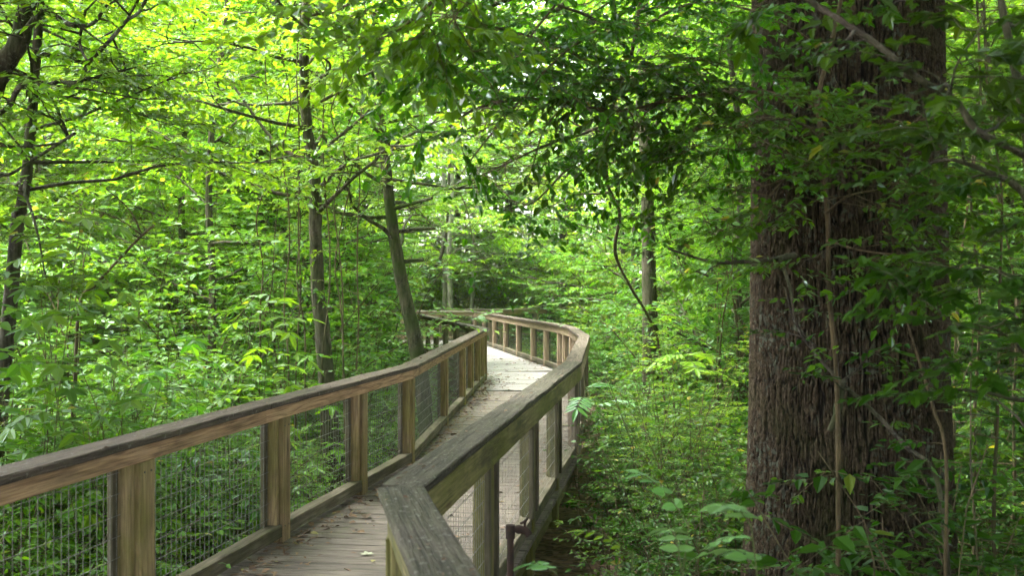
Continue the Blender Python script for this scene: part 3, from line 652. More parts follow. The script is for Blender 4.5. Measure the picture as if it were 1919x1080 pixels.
T_('twin_stemmed_tree', 'pale straight trunk, nearer the rail of two beyond the far bend', 'tree', [(834, 560), (834, 500), (830, 420), (832, 300), (830, 100), (832, -120)], 35.6, 10, 7, 45, BARK_PALE, LM['bright'], nl=22, t0=.35, Ll=4.2, k=8, lf=.2, kind=0, el=15)
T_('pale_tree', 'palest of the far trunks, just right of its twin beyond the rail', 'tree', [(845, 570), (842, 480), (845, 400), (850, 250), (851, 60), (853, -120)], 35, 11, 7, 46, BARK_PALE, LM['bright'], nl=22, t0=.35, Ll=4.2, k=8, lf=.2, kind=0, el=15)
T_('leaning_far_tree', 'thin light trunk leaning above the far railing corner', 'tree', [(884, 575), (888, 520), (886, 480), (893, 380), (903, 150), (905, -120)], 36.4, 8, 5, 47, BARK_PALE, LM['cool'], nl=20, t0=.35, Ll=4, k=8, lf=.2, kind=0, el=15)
T_('curved_tree', 'dark curved thin tree between the mossy tree and the pale trunks', 'tree', [(793, 570), (797, 530), (806, 512), (822, 492), (836, 440), (842, 330), (846, 100)], 31, 8, 5, 48, BARK_DARK, LM['bright'], nl=14, t0=.5, Ll=3, k=8, lf=.17, kind=0, el=15)
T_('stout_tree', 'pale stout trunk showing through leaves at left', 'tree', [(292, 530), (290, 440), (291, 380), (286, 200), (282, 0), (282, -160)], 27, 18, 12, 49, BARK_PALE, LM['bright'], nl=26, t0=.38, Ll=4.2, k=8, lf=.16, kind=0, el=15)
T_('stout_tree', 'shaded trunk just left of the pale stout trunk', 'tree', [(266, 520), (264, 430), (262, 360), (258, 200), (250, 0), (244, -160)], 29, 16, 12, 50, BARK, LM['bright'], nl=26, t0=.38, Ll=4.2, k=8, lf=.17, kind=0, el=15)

def crooked_oak():
    D = 7.6; rng = np.random.default_rng(61); foot = np.array([at(-150, 540, D)[0], D, gz(at(-150, 540, D)[0], D)-.1])
    root = empty('crooked_oak', tuple(foot)); tag(root, 'oak with thick dark crooked limbs reaching in at the top left corner', 'tree')
    gw, gl = Geo(), Geo()
    main = np.array([foot, at(-150, 500, D), at(-140, 340, D), at(-70, 240, D), at(0, 130, D), at(35, 80, D), at(50, 20, D), at(75, -60, D), at(90, -150, D)])-foot
    tube(gw, smooth_path(main, 6), np.interp(np.linspace(0, 1, 49), [0, .3, .55, 1], [.30, .16, .075, .05]), 12, bump=.04)
    subs = [[(45, 60), (80, 22), (105, 30), (128, 44), (150, 48), (176, 42), (200, 10)], [(-60, 235), (10, 205), (40, 160), (85, 160), (112, 152), (147, 156), (166, 118), (200, 82), (228, 50), (240, 36), (262, 20), (290, -30)],
            [(75, -40), (150, -30), (240, -70)], [(166, 118), (150, 80), (160, 20)], [(85, 160), (110, 210), (130, 260)], [(-100, 300), (0, 330), (60, 300), (140, 250)]]
    ws = [13, 11, 10, 5, 4, 6]; O = []; Dd = []
    for s, w in zip(subs, ws):
        C = smooth_path([at(a, b, D+rng.normal(0, .15)) for a, b in s], 6)-foot; tube(gw, C, np.linspace(w*D/F/2, .012, len(C)), 8, bump=.06)
        for q in C[4::4]:
            for _ in range(1):
                a = rng.uniform(0, 6.28); L = rng.uniform(.5, 1.2); C2 = curve(rng, q, (math.cos(a), math.sin(a), rng.normal(.2, .3)), L, 5, .2); tube(gw, C2, np.linspace(.010, .003, 5), 4)
                i = rng.integers(1, 5, 6); O.append(C2[i]); b = rng.uniform(0, 6.28, 6); Dd.append(np.stack([np.cos(b), np.sin(b), rng.normal(0, .3, 6)], -1))
    sprays(gw, gl, rng, np.concatenate(O), np.concatenate(Dd), .35, 8, .08, 1)
    gw.build('trunk', BARK_DARK, root); gl.build('crown', LM['bright'], root)
crooked_oak()

# background trees: five built once, then copied
def background_trees():
    rng = np.random.default_rng(71)
    def mk(h, nl, Ll, lf, seed, t0=.14, r=.13, k=12, ml='bright', mw=BARK):
        r2 = np.random.default_rng(seed); T = curve(r2, (0, 0, -.15), (0, 0, 1), h, 9, .05)
        gw, gl = grow(r2, T, r, .03, nl=nl, t0=t0, Ll=Ll, ns=6, tk=8, k=k, lf=lf*.82, asp=.6, kind=0, el=18, tl=.6)
        a = gw.build('trunk', mw); b = gl.build('crown', LM[ml]); col.objects.unlink(a); col.objects.unlink(b); return a, b, gw, gl, mw, LM[ml]
    P = [mk(12, 40, 3.2, .14, 1), mk(14, 44, 3.6, .15, 2, ml='bright'), mk(10, 36, 2.8, .12, 3, t0=.1, ml='mid'), mk(15, 46, 3.8, .16, 4, r=.2, ml='bright', mw=BARK_DARK), mk(7, 30, 2.2, .10, 5, t0=.08, r=.06, ml='bright')]
    spots = []
    def ok(x, y, d): return all((x-a)**2+(y-b)**2 > d*d for a, b in spots)
    tries = 0
    while len(spots) < 100 and tries < 6000:
        tries += 1; y = rng.uniform(12.5, 44); x = rng.uniform(-.6*y-2, .62*y+2)
        if path_dist(np.array([x, y])) < 2.6 or not ok(x, y, 2.2 if y < 25 else 2.6): continue
        if 690 < 960+F*x/y < 1170 and y < 38: continue
        if path_dist(np.array([x, y])) < (3.4 if y > 14 else 2.6): continue    # keep the corridor above the walk open
        if abs(x-np.interp(y, [12, 44], [-5.6, -13])) < .9 and y < 30: continue
        if y < 15 and 960+F*x/y < 330: continue
        if y > 32 and 600 < 960+F*x/y < 1250: continue
        spots.append((x, y))
    spots.sort(key=lambda s: s[1])
    spots += [(X_*.01, Y_) for X_, Y_ in ((-560, 43.5), (-250, 44), (330, 43.5), (-90, 45))]
    spots += [(4.6, -3.5), (1.5, -7), (-4.5, -6), (8.5, 1.5), (9.5, 6.5), (7.2, -4.0), (-9, -3), (6.4, 3.6), (-7.5, 1.0), (-2, -10), (5, -9)]  # unseen trees added beside and behind the camera to block low sky light
    for x, y in spots:
        pi = rng.choice([2, 4, 4, 0]) if y < 20 else rng.choice(4)
        wood, crown, tw_, tl_, m1, m2 = P[pi]; px = 960+F*x/y if y > 8 else -1
        root = empty('forest_tree', (x, y, gz(x, y)), rng.uniform(0, 6.28)); s = (2.6+.36*y if y > 11 else 9)*rng.uniform(.85, 1.2)/(12, 14, 10, 15, 7)[pi]; s = min(max(s, .55), 1.4); root.scale = (s, s, s)
        where = ('far left' if px < 350 else 'left, between the edge and the leaning mossy tree' if px < 720 else 'middle, above the far bend' if px < 1080 else 'right, behind the railing and beside the oak' if px < 1450 else 'far right, behind the big oak')
        if y < 8: where = 'side behind the viewpoint, unseen and added to block sky light'
        lay = 'nearer' if y < 21 else 'more distant'
        tag(root, f'{lay} leafy forest tree at the {where}', 'tree', f'{lay} forest trees at the {where}')
        if 9 < y < 30 and path_dist(np.array([x, y])) < 7:      # limbs that would cross the walk are cut back
            a = root.rotation_euler[2]; c, sn = math.cos(a)*s, math.sin(a)*s; M = np.array([[c, -sn, 0], [sn, c, 0], [0, 0, s]]); root.rotation_euler = (0, 0, 0); root.scale = (1, 1, 1)
            for q, nm, mm in ((tw_, 'trunk', m1), (tl_, 'crown', m2)):
                G = Geo(); G.merge(q, M); prune(G, (x, y, gz(x, y)), 2.0, 3.0); G.build(nm, mm, root)
            continue
        for o in (wood, crown):
            c = o.copy(); col.objects.link(c); c.parent = root
background_trees()

def added_shade_trees():  # out-of-view trees added so their crowns shade the near deck
    rng = np.random.default_rng(77)
    gw, gl = grow(rng, np.array([(0, 0, -.2), (.1, 0, 3), (0, .1, 6.4), (.1, 0, 9), (.1, .1, 12)]), .24, .07, nl=34, t0=.53, Ll=5.6, ns=8, tk=10, k=9, lf=.17, asp=.6, el=14, droop=.04, tl=.7, kind=0)
    first = None
    for i, (x, y) in enumerate(((-5.6, 3.4), (5.6, .6), (-4.8, -3.4), (1.8, -4.6), (8.6, 8.2), (-9.5, 7.4))):
        root = empty('canopy_tree', (x, y, gz(x, y)), i*1.3); tag(root, 'unseen tall bare stemmed tree added to shade the near end of the boardwalk', 'tree', 'unseen trees added to shade the near boardwalk')
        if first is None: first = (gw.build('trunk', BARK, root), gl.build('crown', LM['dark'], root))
        else:
            for o in first: c = o.copy(); col.objects.link(c); c.parent = root
added_shade_trees()

def distant_woods():
    rng = np.random.default_rng(81); g = Geo(); n = 2600
    y = rng.uniform(44, 62, n); x = rng.uniform(-42, 42, n); z = rng.uniform(-.5, 19, n)**1.0
    keep = rng.random(n) < np.clip(1.25-z/24, .25, 1); x, y, z = x[keep], y[keep], z[keep]; m = len(x); per = 46
    C = np.stack([x, y, z], -1); P = C[:, None]+rng.normal(0, 1, (m, per, 3))*np.array([1.1, 1.1, .4]); P = P.reshape(-1, 3)
    Dr = rng.normal(0, 1, P.shape); Dr[:, 2] *= .4; L = rng.uniform(.22, .42, len(P)); leaves(g, P, Dr, UP+rng.normal(0, .5, P.shape), L, L*.6, 0, 1)
    for i in range(120):
        a = rng.uniform(-40, 40); b = rng.uniform(43, 60); C = curve(rng, (a, b, -.4), (0, 0, 1), 18, 7, .04); tube(g, C, np.linspace(rng.uniform(.12, .3), .06, 7), 6)
    tag(g.build('distant_woods', [BARK, LM['bright']]), 'distant green woods closing the view', 'woods', kind='stuff')
distant_woods()

# ------------------------------------------------------------------ nearer plants, drawn branch by branch
def resample(P, n):
    d = np.concatenate([[0], np.cumsum(np.linalg.norm(np.diff(P, axis=0), axis=1))]); t = np.linspace(0, d[-1], n)
    return np.stack([np.interp(t, d, P[:, c]) for c in range(3)], 1)
def bough(gw, gl, rng, P, r0, r1, n=14, L=.5, k=8, lf=.055, kind=1, asp=.55, sub=3, tl=.22, wob=.2, start=.1, hang=.0, flat=.5, sides=8, spread=70, tw=.0015):
    """a drawn branch with side twigs that fork once and carry leaves"""
    C = smooth_path(P, 6); tube(gw, C, np.linspace(r0, r1, len(C)), sides, bump=.12, rng=rng)
    if not n: return C
    m = len(C); O, D = [], []
    for i in range(n):
        t = (start+(1-start)*(i+rng.random())/n)*(m-1.01); a = int(t); p = C[a]+(C[a+1]-C[a])*(t-a); T = nrm(C[a+1]-C[a])
        if abs(T[2]) > .8: d = np.array([*(lambda q: (math.cos(q), math.sin(q)))(rng.uniform(0, 6.28)), .15])
        else: d = rotz(T*[1, 1, .3], (1 if i % 2 else -1)*R(rng.uniform(spread*.5, spread*1.2)))
        Q = curve(rng, p, d-UP*hang*rng.random(), L*rng.uniform(.5, 1.25), 6, wob, 0, .15+hang*.4); tube(gw, Q, np.linspace(max(r1*.9, .003), .0012, 6), 4)
        x = rng.uniform(.15, 1, sub+2); x[0] = .999; idx = x*5; i0 = np.minimum(idx.astype(int), 4); fr = (idx-i0)[:, None]
        O.append(Q[i0]*(1-fr)+Q[i0+1]*fr); D.append(rotz(nrm(Q[i0+1]-Q[i0]), np.where(x > .99, 0, rng.choice([-1, 1], len(x))*R(50)+rng.normal(0, .3, len(x)))))
    O = np.concatenate(O); D = np.concatenate(D)
    sprays(gw, gl, rng, O, D, tl*rng.uniform(.6, 1.3, len(O)), k, lf, kind, asp=asp, flat=flat, tw=tw)
    return C
def ground_end(P):
    """carry the foot of a stem straight down into the ground"""
    P = np.array(P); p = P[0]; z = gz(p[0], p[1])
    if p[2] < z: return P
    n = max(1, int((p[2]-z)/.5)); e = (P[0]-P[1]); e = e*.3/max(abs(e[2]), .3); add = [[p[0]+e[0]*k/n, p[1], p[2]+(z-.1-p[2])*k/n] for k in range(n, 0, -1)]
    return np.vstack([add, P])
def drawn(name, label, cat, boughs, mw, ml, seed, group=None, wood='stem', leafn='leaves', grounded=True):
    """boughs: list of (pixel path [(x, y, depth)...], width px at its start, dict)"""
    rng = np.random.default_rng(seed); base = None; gw, gl = Geo(), Geo()
    for i, (pts, w, kw) in enumerate(boughs):
        P = np.array([at(*p) for p in pts])
        if i == 0:
            if grounded: P = ground_end(P)
            base = P[0].copy()
        if len(P) > 3: P[1:-1] += rng.normal(0, .007, (len(P)-2, 3))
        P = P-base; r0 = w*pts[0][2]/F/2; bough(gw, gl, rng, P, r0, kw.pop('r1', max(.0018, r0*.35)), **kw)
    return plant_thing(name, label, cat, base, gw, gl, mw, ml, group, wood, leafn)

# tree whose dark leafy boughs hang over the walk at top centre
c1 = dict(n=13, L=.65, k=8, lf=.048, sub=5, tl=.22, hang=.22, asp=.64)
drawn('overhanging_tree', 'crooked thin tree whose dark leafy boughs hang over the walk at top centre', 'tree', [
    ([(1232, 640, 12.0), (1212, 590, 11), (1180, 530, 9.5), (1160, 490, 8.0), (1154, 455, 7.2), (1160, 400, 7), (1142, 345, 6.8), (1136, 270, 6.6), (1142, 225, 6.4), (1165, 160, 6.2), (1185, 100, 6), (1200, 0, 5.8), (1215, -120, 5.6)], 4.5, dict(n=12, L=.6, k=8, lf=.055, start=.55, r1=.010, hang=.4)),
    ([(1142, 228, 6.4), (1110, 280, 6.2), (1060, 320, 6), (1010, 372, 5.8), (980, 388, 5.7)], 6, dict(c1, n=9)),
    ([(1140, 215, 6.3), (1060, 195, 6), (980, 182, 5.6), (900, 200, 5.3), (850, 230, 5.1)], 9, c1),
    ([(1165, 160, 6.2), (1100, 108, 5.9), (1010, 75, 5.6), (925, 48, 5.2), (850, 30, 5)], 7, c1),
    ([(1185, 100, 6), (1120, 40, 5.6), (1040, 10, 5.2), (960, -20, 4.9), (880, -30, 4.7)], 7, c1),
    ([(1165, 160, 6.2), (1220, 130, 5.8), (1290, 110, 5.4), (1360, 120, 5.2)], 7, c1),
    ([(1190, 60, 6), (1260, 20, 5.6), (1330, 0, 5.3), (1420, 20, 5)], 7, c1),
    ([(1140, 230, 6.4), (1090, 250, 6.1), (1030, 270, 5.8), (960, 300, 5.6), (900, 330, 5.5)], 6, c1),
    ([(1140, 215, 6.3), (1080, 150, 5.9), (1000, 130, 5.6), (930, 120, 5.4)], 6, c1),
    ([(980, 182, 5.6), (930, 240, 5.4), (880, 300, 5.3), (850, 350, 5.2)], 5, dict(c1, n=12)),
    ([(1040, 10, 5.2), (980, 90, 5.1), (930, 180, 5.0), (905, 250, 5)], 5, dict(c1, n=14)),
    ([(1200, 0, 5.8), (1150, 40, 5.3), (1080, 80, 5), (1010, 140, 4.9), (960, 220, 4.9)], 6, c1),
    ([(1290, 110, 5.4), (1330, 170, 5.2), (1370, 230, 5.1), (1390, 290, 5)], 5, dict(c1, n=10)),
    ([(1215, -60, 5.6), (1120, -70, 5), (1000, -60, 4.6), (900, -20, 4.4), (830, 60, 4.3)], 7, c1),
    ([(1060, 195, 6), (1020, 240, 5.9), (1000, 300, 5.8), (985, 350, 5.8)], 5, dict(c1, n=9)),
    ([(1142, 235, 6.5), (1200, 240, 6.2), (1260, 262, 6.0), (1310, 300, 5.8)], 6, dict(c1, n=10)),
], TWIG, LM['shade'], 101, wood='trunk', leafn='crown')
c2 = dict(n=9, L=.45, k=8, lf=.06, sub=3, tl=.25, hang=.3, asp=.6)
drawn('arching_limb', 'bare dark limb arching left from the oak trunk, leaves on its twigs', 'branch', [
    ([(1500, 200, 5.25), (1450, 180, 5.2), (1400, 172, 5.1), (1330, 171, 5.0), (1250, 183, 5.0), (1170, 206, 5.0), (1090, 203, 5.1)], 13, dict(c2, start=.35)),
    ([(1330, 171, 5.0), (1290, 150, 4.9), (1220, 140, 4.8), (1150, 150, 4.7)], 5, c2),
    ([(1400, 172, 5.1), (1350, 200, 5), (1300, 240, 4.9), (1290, 290, 4.9)], 5, dict(c2, n=5))], TWIG, LM['dark'], 102, grounded=False, wood='limb')
drawn('dark_twig', 'dark bare twig reaching left from the oak at mid height', 'branch', [
    ([(1490, 478, 5.2), (1440, 489, 5.1), (1390, 487, 5.0), (1330, 484, 5.0), (1252, 466, 5.0)], 11, dict(n=4, L=.25, k=6, lf=.05, sub=1, tl=.15)),
    ([(1462, 485, 5.1), (1480, 540, 5.0), (1492, 610, 4.95), (1530, 650, 4.9)], 8, dict(n=3, L=.3, k=6, lf=.05, sub=1)),], BARK_DARK, LM['mid'], 103, grounded=False, wood='limb')
# bright spray at top centre-left, close to the camera
c3 = dict(n=9, L=.26, k=6, lf=.055, kind=2, sub=2, tl=.18, asp=.66, hang=.05)
drawn('leafy_bough', 'backlit rounded leaves hanging into the top of the view, left of the dark boughs', 'branch', [
    ([(900, -140, 3.6), (840, -40, 3.7), (780, 30, 3.8), (720, 65, 3.9), (650, 95, 4.0)], 9, c3),
    ([(840, -40, 3.7), (800, 40, 3.8), (790, 90, 3.9)], 4, dict(c3, n=5)),
    ([(840, -40, 3.7), (860, 30, 3.8), (880, 90, 3.9), (890, 130, 4)], 4, dict(c3, n=7)),
    ([(840, -40, 3.7), (740, -30, 3.9), (660, 10, 4.1), (610, 30, 4.2)], 5, dict(c3, n=8))], TWIG, LM['mid'], 104, grounded=False, wood='branch')

# climbers and shrubs in front of the oak
c4_ = dict(n=18, L=.55, k=9, lf=.048, sub=3, tl=.24, asp=.55, flat=.3)
drawn('climbing_vine', 'straight tan vine stem rising in front of the oak trunk', 'vine', [
    ([(1572, 900, 4.75), (1568, 700, 4.8), (1555, 560, 4.8), (1548, 400, 4.8), (1540, 260, 4.8), (1538, 180, 4.8), (1560, 90, 4.8), (1585, -20, 4.8), (1600, -140, 4.9)], 10, dict(n=0, r1=.010)),
    ([(1540, 260, 4.8), (1500, 230, 4.6), (1440, 220, 4.5), (1390, 230, 4.4)], 5, c4_),
    ([(1548, 400, 4.8), (1600, 370, 4.5), (1680, 350, 4.3), (1760, 340, 4.2)], 5, c4_),
    ([(1545, 330, 4.8), (1610, 280, 4.5), (1690, 240, 4.4), (1760, 220, 4.4)], 5, c4_),
    ([(1550, 450, 4.8), (1610, 470, 4.5), (1680, 480, 4.4), (1740, 470, 4.4)], 5, dict(c4_, n=10)),
    ([(1545, 300, 4.8), (1480, 330, 4.6), (1440, 370, 4.6), (1420, 420, 4.6)], 5, dict(c4_, n=9))], VINE, LM['shade'], 105)
drawn('bare_shoot', 'pale thin stem leaning across the oak below the straight vine', 'vine', [
    ([(1770, 860, 4.3), (1750, 760, 4.35), (1715, 660, 4.4), (1690, 570, 4.5), (1655, 505, 4.6)], 9, dict(n=7, L=.3, k=7, lf=.045, sub=1, tl=.18))], VINE, LM['dark'], 106)
drawn('broken_branch', 'dark dead branch slanting down across the oak with a stub', 'branch', [
    ([(1760, 900, 4.6), (1700, 840, 4.7), (1640, 770, 4.8), (1575, 712, 4.85), (1520, 655, 4.9), (1490, 600, 4.95), (1472, 540, 5)], 12, dict(n=6, L=.35, k=7, lf=.05, sub=1, tl=.2)),
    ([(1578, 715, 4.85), (1570, 770, 4.8), (1556, 808, 4.8)], 17, dict(n=0, r1=.015)),
    ([(1578, 715, 4.85), (1610, 690, 4.9), (1640, 640, 4.9)], 6, dict(n=3, L=.2, k=6, lf=.045, sub=1))], BARK_DARK, LM['dark'], 107)
c5 = dict(n=8, L=.35, k=6, lf=.062, kind=3, asp=.85, sub=2, tl=.18)
drawn('arching_branch', 'long brown branch arching down across the top right corner', 'branch', [
    ([(2140, 560, 3.0), (2040, 410, 3.05), (1919, 292, 3.1), (1840, 240, 3.15), (1780, 195, 3.2), (1720, 145, 3.2), (1650, 90, 3.25), (1590, 48, 3.3), (1520, 0, 3.35), (1440, -60, 3.4)], 15, dict(c5, n=9, r1=.010)),
    ([(1780, 195, 3.2), (1800, 120, 3.1), (1830, 60, 3.1), (1850, 0, 3.1)], 5, c5),
    ([(1720, 145, 3.2), (1740, 240, 3.3), (1760, 300, 3.3)], 4, dict(c5, n=4))], BARK_DARK, LM['dark'], 108)
drawn('dark_sapling', 'thick dark stem at the right edge with a limb bending toward the oak', 'sapling', [
    ([(1960, 900, 3.6), (1950, 700, 3.6), (1945, 520, 3.6), (1935, 400, 3.6), (1925, 250, 3.6), (1900, 120, 3.6), (1880, 20, 3.6), (1865, -100, 3.6)], 34, dict(c5, n=14, L=.5)),
    ([(1940, 400, 3.6), (1905, 345, 3.6), (1860, 320, 3.6), (1800, 303, 3.6), (1780, 300, 3.65)], 15, dict(c5, n=6, r1=.006)),
    ([(1945, 560, 3.6), (1900, 520, 3.4), (1850, 500, 3.3), (1810, 490, 3.2)], 6, c5),
    ([(1950, 700, 3.6), (1900, 640, 3.3), (1850, 610, 3.2)], 6, c5)], BARK_DARK, LM['dark'], 109)
for k, (x0, x1, x2, D) in enumerate([(1830, 1818, 1835, 6.5), (1868, 1880, 1850, 5.8), (1900, 1870, 1840, 7.2), (1790, 1815, 1850, 8.0)]):
    drawn('slender_sapling', ['thin upright sapling just right of the oak trunk', 'second thin sapling right of the oak, leaning left', 'thin sapling leaning far left behind the right edge stems', 'faint sapling leaning right behind the oak edge'][k], 'sapling', [
        ([(x0, 760, D), (x0+6, 560, D), (x1, 360, D), (x2, 160, D), (x2-8, -60, D)], 8, dict(n=26, L=.6, k=8, lf=.06, sub=3, tl=.25, start=.1))], TWIG, LM['mid'], 120+k)

# shrubs before the oak and at the lower right; deep greens carry shade in colour
def near_shrub(name, label, x, y, h, spread, seed, m, lf=.045, asp=.62, kind=2, nst=9, tk=14, k=9, tl=.2, cat='shrub', low=.25, mw=TWIG):
    rng = np.random.default_rng(seed); gw, gl = shrub(rng, h, spread, nst, tk, k, lf, asp, kind, tl, merged=False, low=low)
    return plant_thing(name, label, cat, (x, y, gz(x, y)), gw, gl, mw, m, None, 'stems', 'leaves', seed)
near_shrub('leafy_shrub', 'small leaved shrub growing against the foot of the oak', 1.75, 4.55, 1.25, .9, 201, LM['dark'], .042)
near_shrub('leafy_shrub', 'shrub with rounded leaves at the lower right corner', 2.15, 3.7, 1.35, .9, 202, LM['dark'], .05)
near_shrub('leafy_shrub', 'taller shrub right of the oak at the frame edge', 2.9, 4.4, 2.2, .8, 203, LM['dark'], .055)
near_shrub('leafy_shrub', 'low leafy shrub filling the gap beside the right railing', .72, 6.7, .85, 1.0, 214, LM['cool'], .04, kind=1, low=.1)
near_shrub('leafy_shrub', 'low dark shrub growing out of the brown litter near the standpipe', .86, 5.5, .8, 1.0, 215, LM['dark'], .04, kind=1, low=.1)
near_shrub('leafy_shrub', 'full shrub midway between the right railing and the oak', 1.35, 7.6, 2.1, .8, 216, LM['cool'], .042, kind=1, tk=20)
near_shrub('leafy_shrub', 'dark shrub crowding the left edge of the oak trunk', 1.42, 6.5, 1.9, .6, 217, LM['shade'], .042, kind=1, tk=18)
near_shrub('leafy_shrub', 'dark leafy shrub in front of the right half of the oak foot', 2.1, 4.7, 1.7, .8, 218, LM['dark'], .045, tk=18)
near_shrub('leafy_shrub', 'fine leaved shrub left of the oak foot', .98, 6.1, 1.5, .8, 204, LM['dark'], .035, kind=1)
near_shrub('leafy_shrub', 'airy green shrub between the railing and the oak, nearest the camera', .95, 7.3, 1.9, .7, 205, LM['cool'], .04, kind=1, tk=18)
near_shrub('leafy_shrub', 'bright shrub beside the right railing below the bend', 1.55, 9.2, 2.0, .8, 206, LM['bright'], .05, kind=1, tk=18)
near_shrub('leafy_shrub', 'tall airy shrub behind the fronds, right of the railing bend', 2.1, 11.2, 2.6, .8, 207, LM['bright'], .06, kind=1, tk=20)
near_shrub('round_bush', 'large rounded light green bush beyond the right bend of the railing', 1.9, 21.5, 3.3, 1.1, 208, LM['cool'], .11, .5, 1, 14, 26, 9, .4, 'bush', .1)
near_shrub('round_bush', 'dark dense bush behind the far railing corner', .9, 27.5, 2.6, 1.1, 209, LM['dark'], .10, .5, 1, 12, 22, 9, .4, 'bush', .1)
near_shrub('round_bush', 'tall bright bush left of the pale trunks beyond the bend', -3.6, 38.2, 4.6, 1.0, 211, LM['bright'], .14, .55, 1, 16, 30, 10, .6, 'bush', .04)
near_shrub('round_bush', 'tall bright bush right of the pale trunks beyond the bend', -.5, 38.6, 5.2, 1.0, 212, LM['bright'], .14, .55, 1, 16, 30, 10, .6, 'bush', .04)
near_shrub('round_bush', 'bright bush behind the dark dense bush at the far corner', 2.3, 36.5, 5.0, 1.0, 213, LM['bright'], .14, .55, 1, 16, 30, 10, .6, 'bush', .04)
near_shrub('round_bush', 'bright low bush between the two arms of the left railing', -2.6, 21.0, 1.35, 1.2, 210, LM['bright'], .07, .5, 1, 12, 14, 9, .3, 'bush', .1)

# plants with compound leaves
def compound(gw, gl, rng, o, d, L, pairs, lf, asp=.45, kind=2, droop=.25, wide=62):
    C = curve(rng, o, d, L, 8, .03, 0, droop); tube(gw, C, np.linspace(.0022, .0010, 8), 4)
    t = np.linspace(.28, .95, pairs); idx = t*7; i0 = np.minimum(idx.astype(int), 6); P = C[i0]+(C[i0+1]-C[i0])*(idx-i0)[:, None]; T = nrm(C[i0+1]-C[i0])
    N = nrm(np.cross(np.cross(T, UP), T)); 
    for s in (1, -1):
        Sd = nrm(np.cross(T, N))*s; D = T*math.cos(R(wide))+Sd*math.sin(R(wide)); D[:, 2] += rng.normal(-.08, .08, pairs)
        leaves(gl, P, D, N+rng.normal(0, .12, P.shape), lf*rng.uniform(.85, 1.1, pairs), lf*asp, kind, fold=.12)
    leaves(gl, C[-1:], T[-1:], N[-1:], lf*1.15, lf*asp*1.1, kind, fold=.12)
def frond_plant(name, label, base, h, n, L, pairs, lf, seed, m, asp=.45, lean=(0, 0), el=(10, 50), cat='plant', low=.45, az=None, r=.005, droop=.25, kind=2, ground=True):
    rng = np.random.default_rng(seed); gw, gl = Geo(), Geo(); z0 = gz(*base); C = curve(rng, (0, 0, -.08), (lean[0], lean[1], 1), h, 8, .05); tube(gw, C, np.linspace(r, .002, 8), 6)
    for i in range(n):
        t = (low+(1-low)*(i+.9)/n)*7; a = min(int(t), 6); p = C[a]+(C[a+1]-C[a])*(t-a); ph = i*2.4+rng.normal(0, .3) if az is None else rng.uniform(*az); e = R(rng.uniform(*el))
        compound(gw, gl, rng, p, (math.cos(ph)*math.cos(e), math.sin(ph)*math.cos(e), math.sin(e)), L*rng.uniform(.8, 1.15), pairs, lf, asp, kind, droop)
    return plant_thing(name, label, cat, (base[0], base[1], z0), gw, gl, STEM, m, None, 'stem', 'leaves')
def X(px, D): return at(px, 540, D)[0]
frond_plant('rounded_leaf_seedling', 'seedling with rounded paired leaflets at the foot of the right railing', (X(1135, 3.3), 3.3), 1.68, 7, .17, 4, .056, 301, LM['pale'], .72)
frond_plant('rounded_leaf_seedling', 'seedling with rounded paired leaflets, right of the one at the railing foot', (X(1205, 3.2), 3.2), 1.81, 7, .26, 4, .058, 302, LM['pale'], .7)
frond_plant('rounded_leaf_seedling', 'seedling of upright paired leaflets standing left of the oak foot', (X(1330, 3.1), 3.1), 1.78, 7, .28, 4, .066, 303, LM['pale'], .6)
frond_plant('rounded_leaf_seedling', 'tallest paired leaflet seedling in front of the oak foot', (X(1440, 3.0), 3.0), 1.84, 8, .28, 4, .07, 304, LM['pale'], .68)
frond_plant('yellow_seedling', 'yellow green seedling among the rounded leaflets at the bottom edge', (X(1140, 3.2), 3.25), 1.70, 5, .2, 5, .045, 305, LM['yellow'], .4)
frond_plant('frond_sapling', 'pale frond of long leaflets reaching over the right railing', (X(1150, 7.2), 7.2), 1.72, 4, .33, 6, .11, 306, LM['broad'], .32, el=(-5, 20), low=.9)
frond_plant('frond_sapling', 'bright yellow green fronds spreading flat right of the bend', (X(1260, 7.8), 7.8), 1.98, 5, .36, 7, .11, 307, LM['yellow'], .34, el=(-5, 15), low=.9)
frond_plant('fern_seedling', 'small feathery plant poking through the left railing at deck level', (-1.28, 8.6), .98, 5, .26, 6, .07, 308, LM['broad'], .35, lean=(.12, -.02), el=(0, 30), low=.8, az=(-1.6, .6))
# broad-leaved saplings behind the left railing
lab = ['broad leaved sapling at the left edge, tallest of its clump', 'broad leaved sapling with a dark bent stem above the left railing', 'broad leaved sapling leaning in at the far left edge', 'low broad leaved sapling behind the near left railing',
       'elder shrub with long pointed leaflets above the middle of the left railing', 'elder shrub with light fresh leaflets right of the other elder', 'low elder plant close behind the left railing', 'elder plant below the slender vine clad tree']
for k, (px, D, h, n, L, pr_, lf, asp, m) in enumerate([(70, 6.6, 3.1, 26, .45, 3, .135, .46, 'under'), (150, 7.0, 2.7, 22, .45, 3, .13, .46, 'broad'), (-20, 6.0, 2.7, 20, .4, 3, .13, .46, 'mid'), (210, 6.6, 1.9, 18, .38, 3, .12, .46, 'under'),
        (330, 8.2, 2.1, 20, .42, 3, .15, .38, 'under'), (480, 9.2, 2.35, 20, .42, 3, .15, .38, 'bright'), (420, 7.6, 1.5, 14, .36, 3, .13, .4, 'broad'), (610, 10.2, 1.8, 14, .4, 3, .14, .4, 'bright')]):
    frond_plant('broad_leaved_sapling' if k < 4 else 'elder_shrub', lab[k], (X(px, D), D), h, n, L, pr_, lf, 320+k, LM[m], asp, el=(-5, 35), low=.35, cat='sapling' if k < 4 else 'shrub', r=.008, droop=.35, kind=1 if k > 4 else 2)
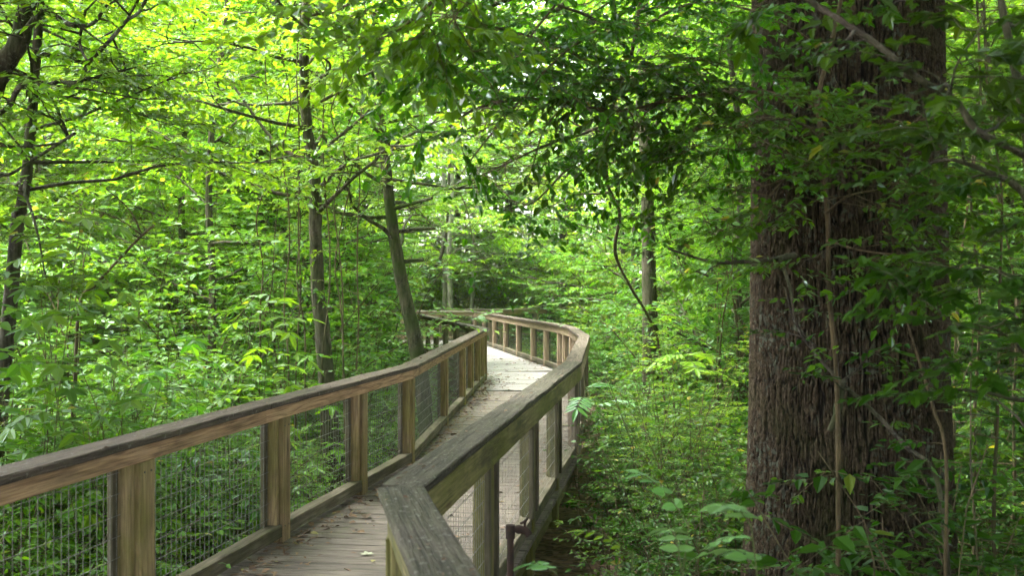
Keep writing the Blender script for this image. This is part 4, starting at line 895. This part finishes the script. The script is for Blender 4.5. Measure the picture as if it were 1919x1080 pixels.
drawn('leaning_branch', 'bare brown branch slanting up to the right above the left undergrowth', 'branch', [
    ([(150, 570, 8.6), (185, 530, 8.6), (225, 485, 8.6), (262, 446, 8.6), (290, 422, 8.6)], 8, dict(n=0, r1=.010)),
    ([(266, 440, 8.6), (250, 405, 8.6), (232, 382, 8.6), (200, 355, 8.6)], 4, dict(n=0)), ([(266, 440, 8.6), (225, 412, 8.6), (170, 390, 8.6)], 4, dict(n=2, L=.2, k=5, lf=.06, sub=1))], VINE, LM['mid'], 130)
# hanging vines round the vine-clad tree
rng = np.random.default_rng(401)
for k, x in enumerate([497, 540, 556, 566, 612, 632, 646, 675]):
    y0 = rng.uniform(-60, 120); y1 = rng.uniform(520, 680); D = 10.4+rng.normal(0, .4); pts = [(x+rng.normal(0, 9), y, D) for y in np.linspace(y1, y0, 7)]
    drawn('hanging_vine', ['leftmost thin vine hanging left of the vine clad tree', 'thin vine second from the left beside the vine clad tree', 'thin vine close along the left of the vine clad trunk', 'thin vine touching the vine clad trunk on its left',
        'thin vine touching the vine clad trunk on its right', 'thin vine close along the right of the vine clad trunk', 'thin vine a little right of the vine clad tree', 'rightmost thin vine, between the vine clad tree and the mossy tree'][k], 'vine', [(pts, 3.2, dict(n=5, L=.25, k=6, lf=.05, sub=1, r1=.006))], TWIG, LM['mid'], 410+k)

# ------------------------------------------------------------------ air of the wood: one even pale haze
def haze():
    g = Geo(); x0, x1, y0, y1, z0, z1 = -85, 85, -55, 135, -3.5, 22
    V = [(x, y, z) for z in (z0, z1) for x, y in ((x0, y0), (x1, y0), (x1, y1), (x0, y1))]
    g.add(V, [[0, 3, 2, 1], [4, 5, 6, 7], [0, 1, 5, 4], [1, 2, 6, 5], [2, 3, 7, 6], [3, 0, 4, 7]], smooth=False)
    t = NT('haze_air'); v = t.n('ShaderNodeVolumePrincipled', {'Color': (.93, 1, .90, 1), 'Density': .0004, 'Anisotropy': .3}); t.t.links.new(v.outputs[0], t.out.inputs[1])
    tag(g.build('haze', t.mat), kind='stuff')
haze()
